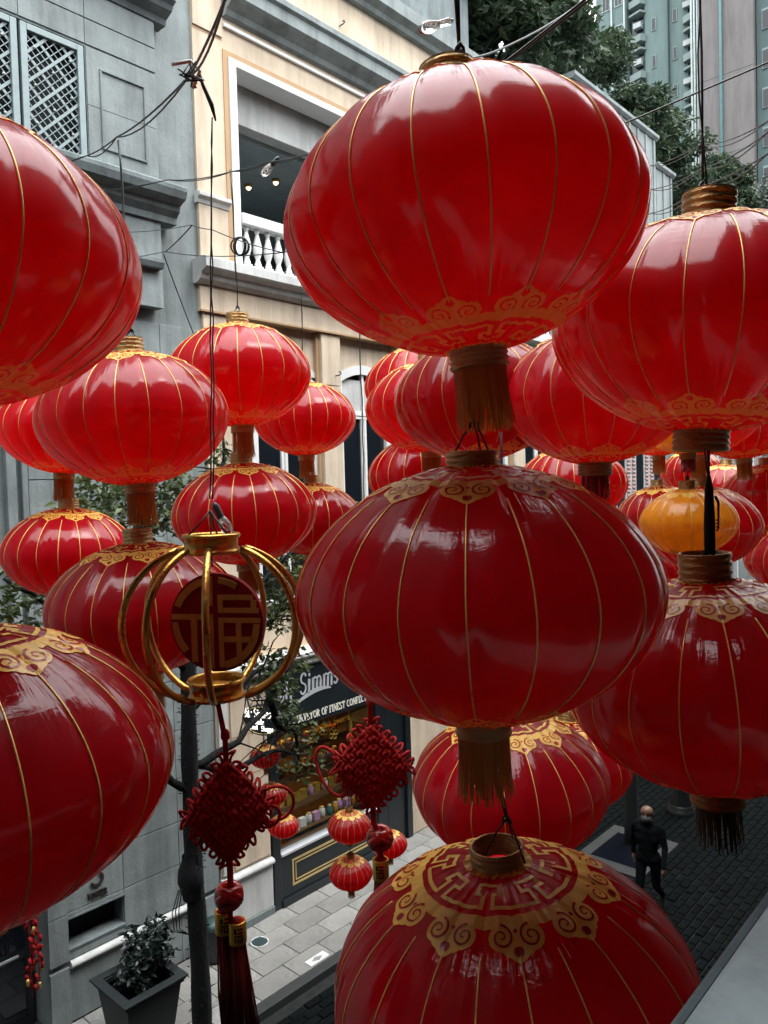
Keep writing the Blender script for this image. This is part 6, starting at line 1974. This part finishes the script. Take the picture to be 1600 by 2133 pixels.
# string of red and gold firecrackers hanging by the dark door
for k, (x, y, lab) in enumerate(((4.33, 10.50, 'string of red and gold firecracker charms nearer the grey pilaster'), (4.20, 10.45, 'string of red and gold firecracker charms nearer the dark doorway'))):
    t = thing('firecracker_string', lab, 'decoration', (x, y, .6), 'firecracker strings by the doorway')
    obj('cord', MB().tube([(x, y, 3.2), (x, y, .75)], .008, 5), M['cord'], t)
    rg = np.random.default_rng(40 + k)
    for i in range(26):
        z = 2.3 - i * .058
        a = rg.uniform(0, 6.28)
        c = Vector((x + .05 * math.cos(a), y + .05 * math.sin(a), z))
        q = Euler((rg.uniform(-.5, .5), rg.uniform(-.5, .5), 0)).to_matrix()
        b = MB().lathe([(.0, -.045), (.022, -.044), (.022, .044), (.0, .045)], 8)
        b.v = [tuple(c + q @ Vector(v)) for v in b.v]
        obj('firecracker', b, M['brass_dull'] if rg.uniform() < .3 else M['disc'], t)

# ================================================================== PEOPLE
def person(label, base, heading, caps, mats, extras, voxel=.011):
    """one continuous body: tapered limbs merged by a remesh, coloured limb by limb. caps: (a, b, ra, rb, material index)"""
    b = MB()
    for a, c, ra, rb_, mi in caps:
        a, c = Vector(a), Vector(c)
        n = 6
        ax = (c - a)
        l = ax.length
        q = ax.normalized() if l > 1e-6 else Vector((0, 0, 1))
        P = [a - q * ra * .98, a - q * ra * .7, a - q * ra * .3]
        R__ = [ra * .18, ra * .70, ra * .95]
        for i in range(n + 1):
            P.append(a + ax * (i / n)); R__.append(ra + (rb_ - ra) * i / n)
        P += [c + q * rb_ * .3, c + q * rb_ * .7, c + q * rb_ * .98]; R__ += [rb_ * .95, rb_ * .70, rb_ * .18]
        b.tube(P, R__, 12)
    o = obj('person', b, mats[0])
    md = o.modifiers.new('remesh', 'REMESH'); md.mode = 'VOXEL'; md.voxel_size = voxel
    ms = o.modifiers.new('smooth', 'SMOOTH'); ms.iterations = 4; ms.factor = .5
    dg = bpy.context.evaluated_depsgraph_get()
    me = bpy.data.meshes.new_from_object(o.evaluated_get(dg))
    o.modifiers.clear(); o.data = me
    me.materials.clear()
    for mm in mats: me.materials.append(mm)
    A = np.array([c[0] for c in caps], float); B = np.array([c[1] for c in caps], float)
    ra = np.array([c[2] for c in caps]); rb_ = np.array([c[3] for c in caps]); mi = np.array([c[4] for c in caps])
    n = len(me.polygons)
    ctr = np.empty(n * 3); me.polygons.foreach_get('center', ctr); ctr = ctr.reshape(-1, 3)
    d = B - A; dd = (d ** 2).sum(1) + 1e-9
    t = np.clip(((ctr[:, None, :] - A) * d).sum(2) / dd, 0, 1)
    q = A + t[..., None] * d
    dist = np.linalg.norm(ctr[:, None, :] - q, axis=2) - (ra + (rb_ - ra) * t)
    me.polygons.foreach_set('material_index', mi[dist.argmin(1)].astype(np.int32))
    me.polygons.foreach_set('use_smooth', [True] * n)
    me.update()
    o.location = base; o.rotation_euler = (0, 0, heading)
    tag(o, label, 'person')
    for nm, mb_, mt in extras:
        e = bpy.data.objects.new(nm, mb_.mesh(nm, [mt])); col.objects.link(e); e.parent = o
    return o
def walker(stride=.30, down=.25, lead=1):
    """facing -Y in its own space, x to its left; heights for a 1.75 m figure"""
    S, Cc, H, Sh = 0, 1, 2, 3      # skin, upper cloth, trousers, shoe
    c = []
    hipL, hipR = (.095, 0, .90), (-.095, 0, .90)
    # trunk
    c += [((0, 0, .93), (0, 0, 1.10), .135, .135, Cc), ((.07, 0, .94), (-.07, 0, .94), .12, .12, Cc), ((.07, -.005, 1.25), (-.07, -.005, 1.25), .125, .125, Cc), ((.10, 0, 1.36), (-.10, 0, 1.36), .098, .098, Cc),
          ((0, 0, 1.10), (0, 0, 1.35), .14, .13, Cc), ((.16, .005, 1.425), (-.16, .005, 1.425), .062, .062, Cc), ((.05, .01, 1.45), (-.05, .01, 1.45), .075, .075, Cc)]
    # neck, head bowed a little
    hy = -.055
    c += [((0, .008, 1.46), (0, hy * .5, 1.55), .058, .056, S), ((0, hy + .03, 1.655), (0, hy + .005, 1.67), .088, .086, S), ((0, hy - .01, 1.60), (0, hy - .025, 1.565), .070, .052, S),
          ((0, hy - .085, 1.625), (0, hy - .098, 1.600), .012, .016, S),
          ((.083, hy + .02, 1.64), (.087, hy + .024, 1.61), .014, .010, S), ((-.083, hy + .02, 1.64), (-.087, hy + .024, 1.61), .014, .010, S), ((0, hy * .6, 1.475), (0, hy * .3, 1.49), .066, .064, Cc)]
    # legs: front leg straight, rear leg bent with the heel up
    f = lead
    fr = (.095 * f, 0, .90); re = (-.095 * f, 0, .90)
    kn = (.10 * f, -.13, .50); an = (.10 * f, -.17, .09)
    c += [(fr, kn, .088, .060, H), (kn, an, .060, .043, H), (an, (.105 * f, -.29, .045), .045, .036, Sh), (an, (.10 * f, -.145, .05), .044, .042, Sh)]
    kn2 = (-.10 * f, .03, .49); an2 = (-.115 * f, .36, .20)
    c += [(re, kn2, .088, .060, H), (kn2, an2, .060, .043, H), (an2, (-.115 * f, .30, .075), .044, .036, Sh), ((-.115 * f, .30, .075), (-.115 * f, .27, .035), .036, .030, Sh)]
    # arms: swing against the legs, elbows bent
    for s, sw in ((f, .16), (-f, -.10)):
        sh_ = (.185 * s, .005, 1.405); el = (.245 * s, .03 + sw * .5, 1.13); wr = (.25 * s, -.05 + sw * 1.2, .90)
        c += [(sh_, el, .058, .047, Cc), (el, wr, .047, .034, Cc)]
        hx, hy2, hz = wr
        c += [((hx, hy2, hz - .02), (hx, hy2 - .012, hz - .075), .030, .027, S)]
        for k, ln in enumerate((.060, .070, .066, .050)):
            y0 = hy2 - .035 + k * .019
            p0, p1, p2 = (hx, y0, hz - .085), (hx - .004 * s, y0 - .006, hz - .085 - ln * .55), (hx - .020 * s, y0 - .010, hz - .085 - ln)
            c += [(p0, p1, .0095, .009, S), (p1, p2, .009, .0075, S)]
        c += [((hx, hy2 - .028, hz - .035), (hx - .008 * s, hy2 - .055, hz - .068), .011, .010, S), ((hx - .008 * s, hy2 - .055, hz - .068), (hx - .014 * s, hy2 - .056, hz - .095), .010, .008, S)]
    # mask, eyes
    mk = MB()
    cx = Vector((0, hy - .018, 1.585))
    for i in range(9):
        for j in range(5):
            a = R_(-70 + 140 * i / 8); z = -.05 + .085 * j / 4
            r = .079 - .016 * (abs(j - 2) / 2) ** 2 + .012 * math.exp(-(a / .35) ** 2) * (1 if j > 1 else .4)
            mk.v.append((cx.x + r * math.sin(a), cx.y - r * math.cos(a), cx.z + z))
    for i in range(8):
        for j in range(4):
            mk.f.append((i * 5 + j, (i + 1) * 5 + j, (i + 1) * 5 + j + 1, i * 5 + j + 1)); mk.mi.append(0); mk.sm.append(True)
    ey = MB()
    for s in (1, -1):
        ey.lathe([(.0, -.009), (.007, -.006), (.0095, 0), (.007, .006), (0, .009)], 8, (.032 * s, hy - .072, 1.652))
    br = MB()
    for s in (1, -1):
        br.tube([(.015 * s, hy - .083, 1.672), (.035 * s, hy - .079, 1.677), (.053 * s, hy - .066, 1.671)], .005, 5)
    return c, [('face_mask', mk, M['mask']), ('eyes', ey, M['cloth']), ('eyebrows', br, M['bark'])]
cp, ex = walker(lead=-1)
pb = Vector((12.66, 5.53, -.105))
heading = math.atan2(-5.52, -12.62) + PI / 2 + R_(-14)
pr = person('bald person in black with a grey mask walking past the black tree pit, looking down', pb, heading, cp, [M['skin'], M['cloth'], M['cloth'], M['shoe']], ex)
pr.scale = (1.17, 1.17, 1.12)
cp, ex = walker(lead=1)
ex = [e for e in ex if e[0] != 'face_mask']
def hair():
    b = MB()
    b.lathe([(.0, .108), (.05, .100), (.085, .06), (.097, .0), (.094, -.04)], 16, (0, -.022, 1.655))
    b.v = [(x, y + .012, z) for x, y, z in b.v]
    return ('hair', b, M['cloth'])
person('distant pedestrian of whom only dark feet show below the dark lantern', (18.93, 9.389, 0.0), R_(60), cp, [M['skin'], M['cloth_blue'], M['cloth'], M['shoe']], ex + [hair()], .013)
person('distant pedestrian of whom only white and teal sneakers show below the dark lantern', (18.50, 8.30, -.105), R_(150), cp, [M['skin'], M['jeans'], M['jeans'], M['sneaker']], ex + [hair()], .013)
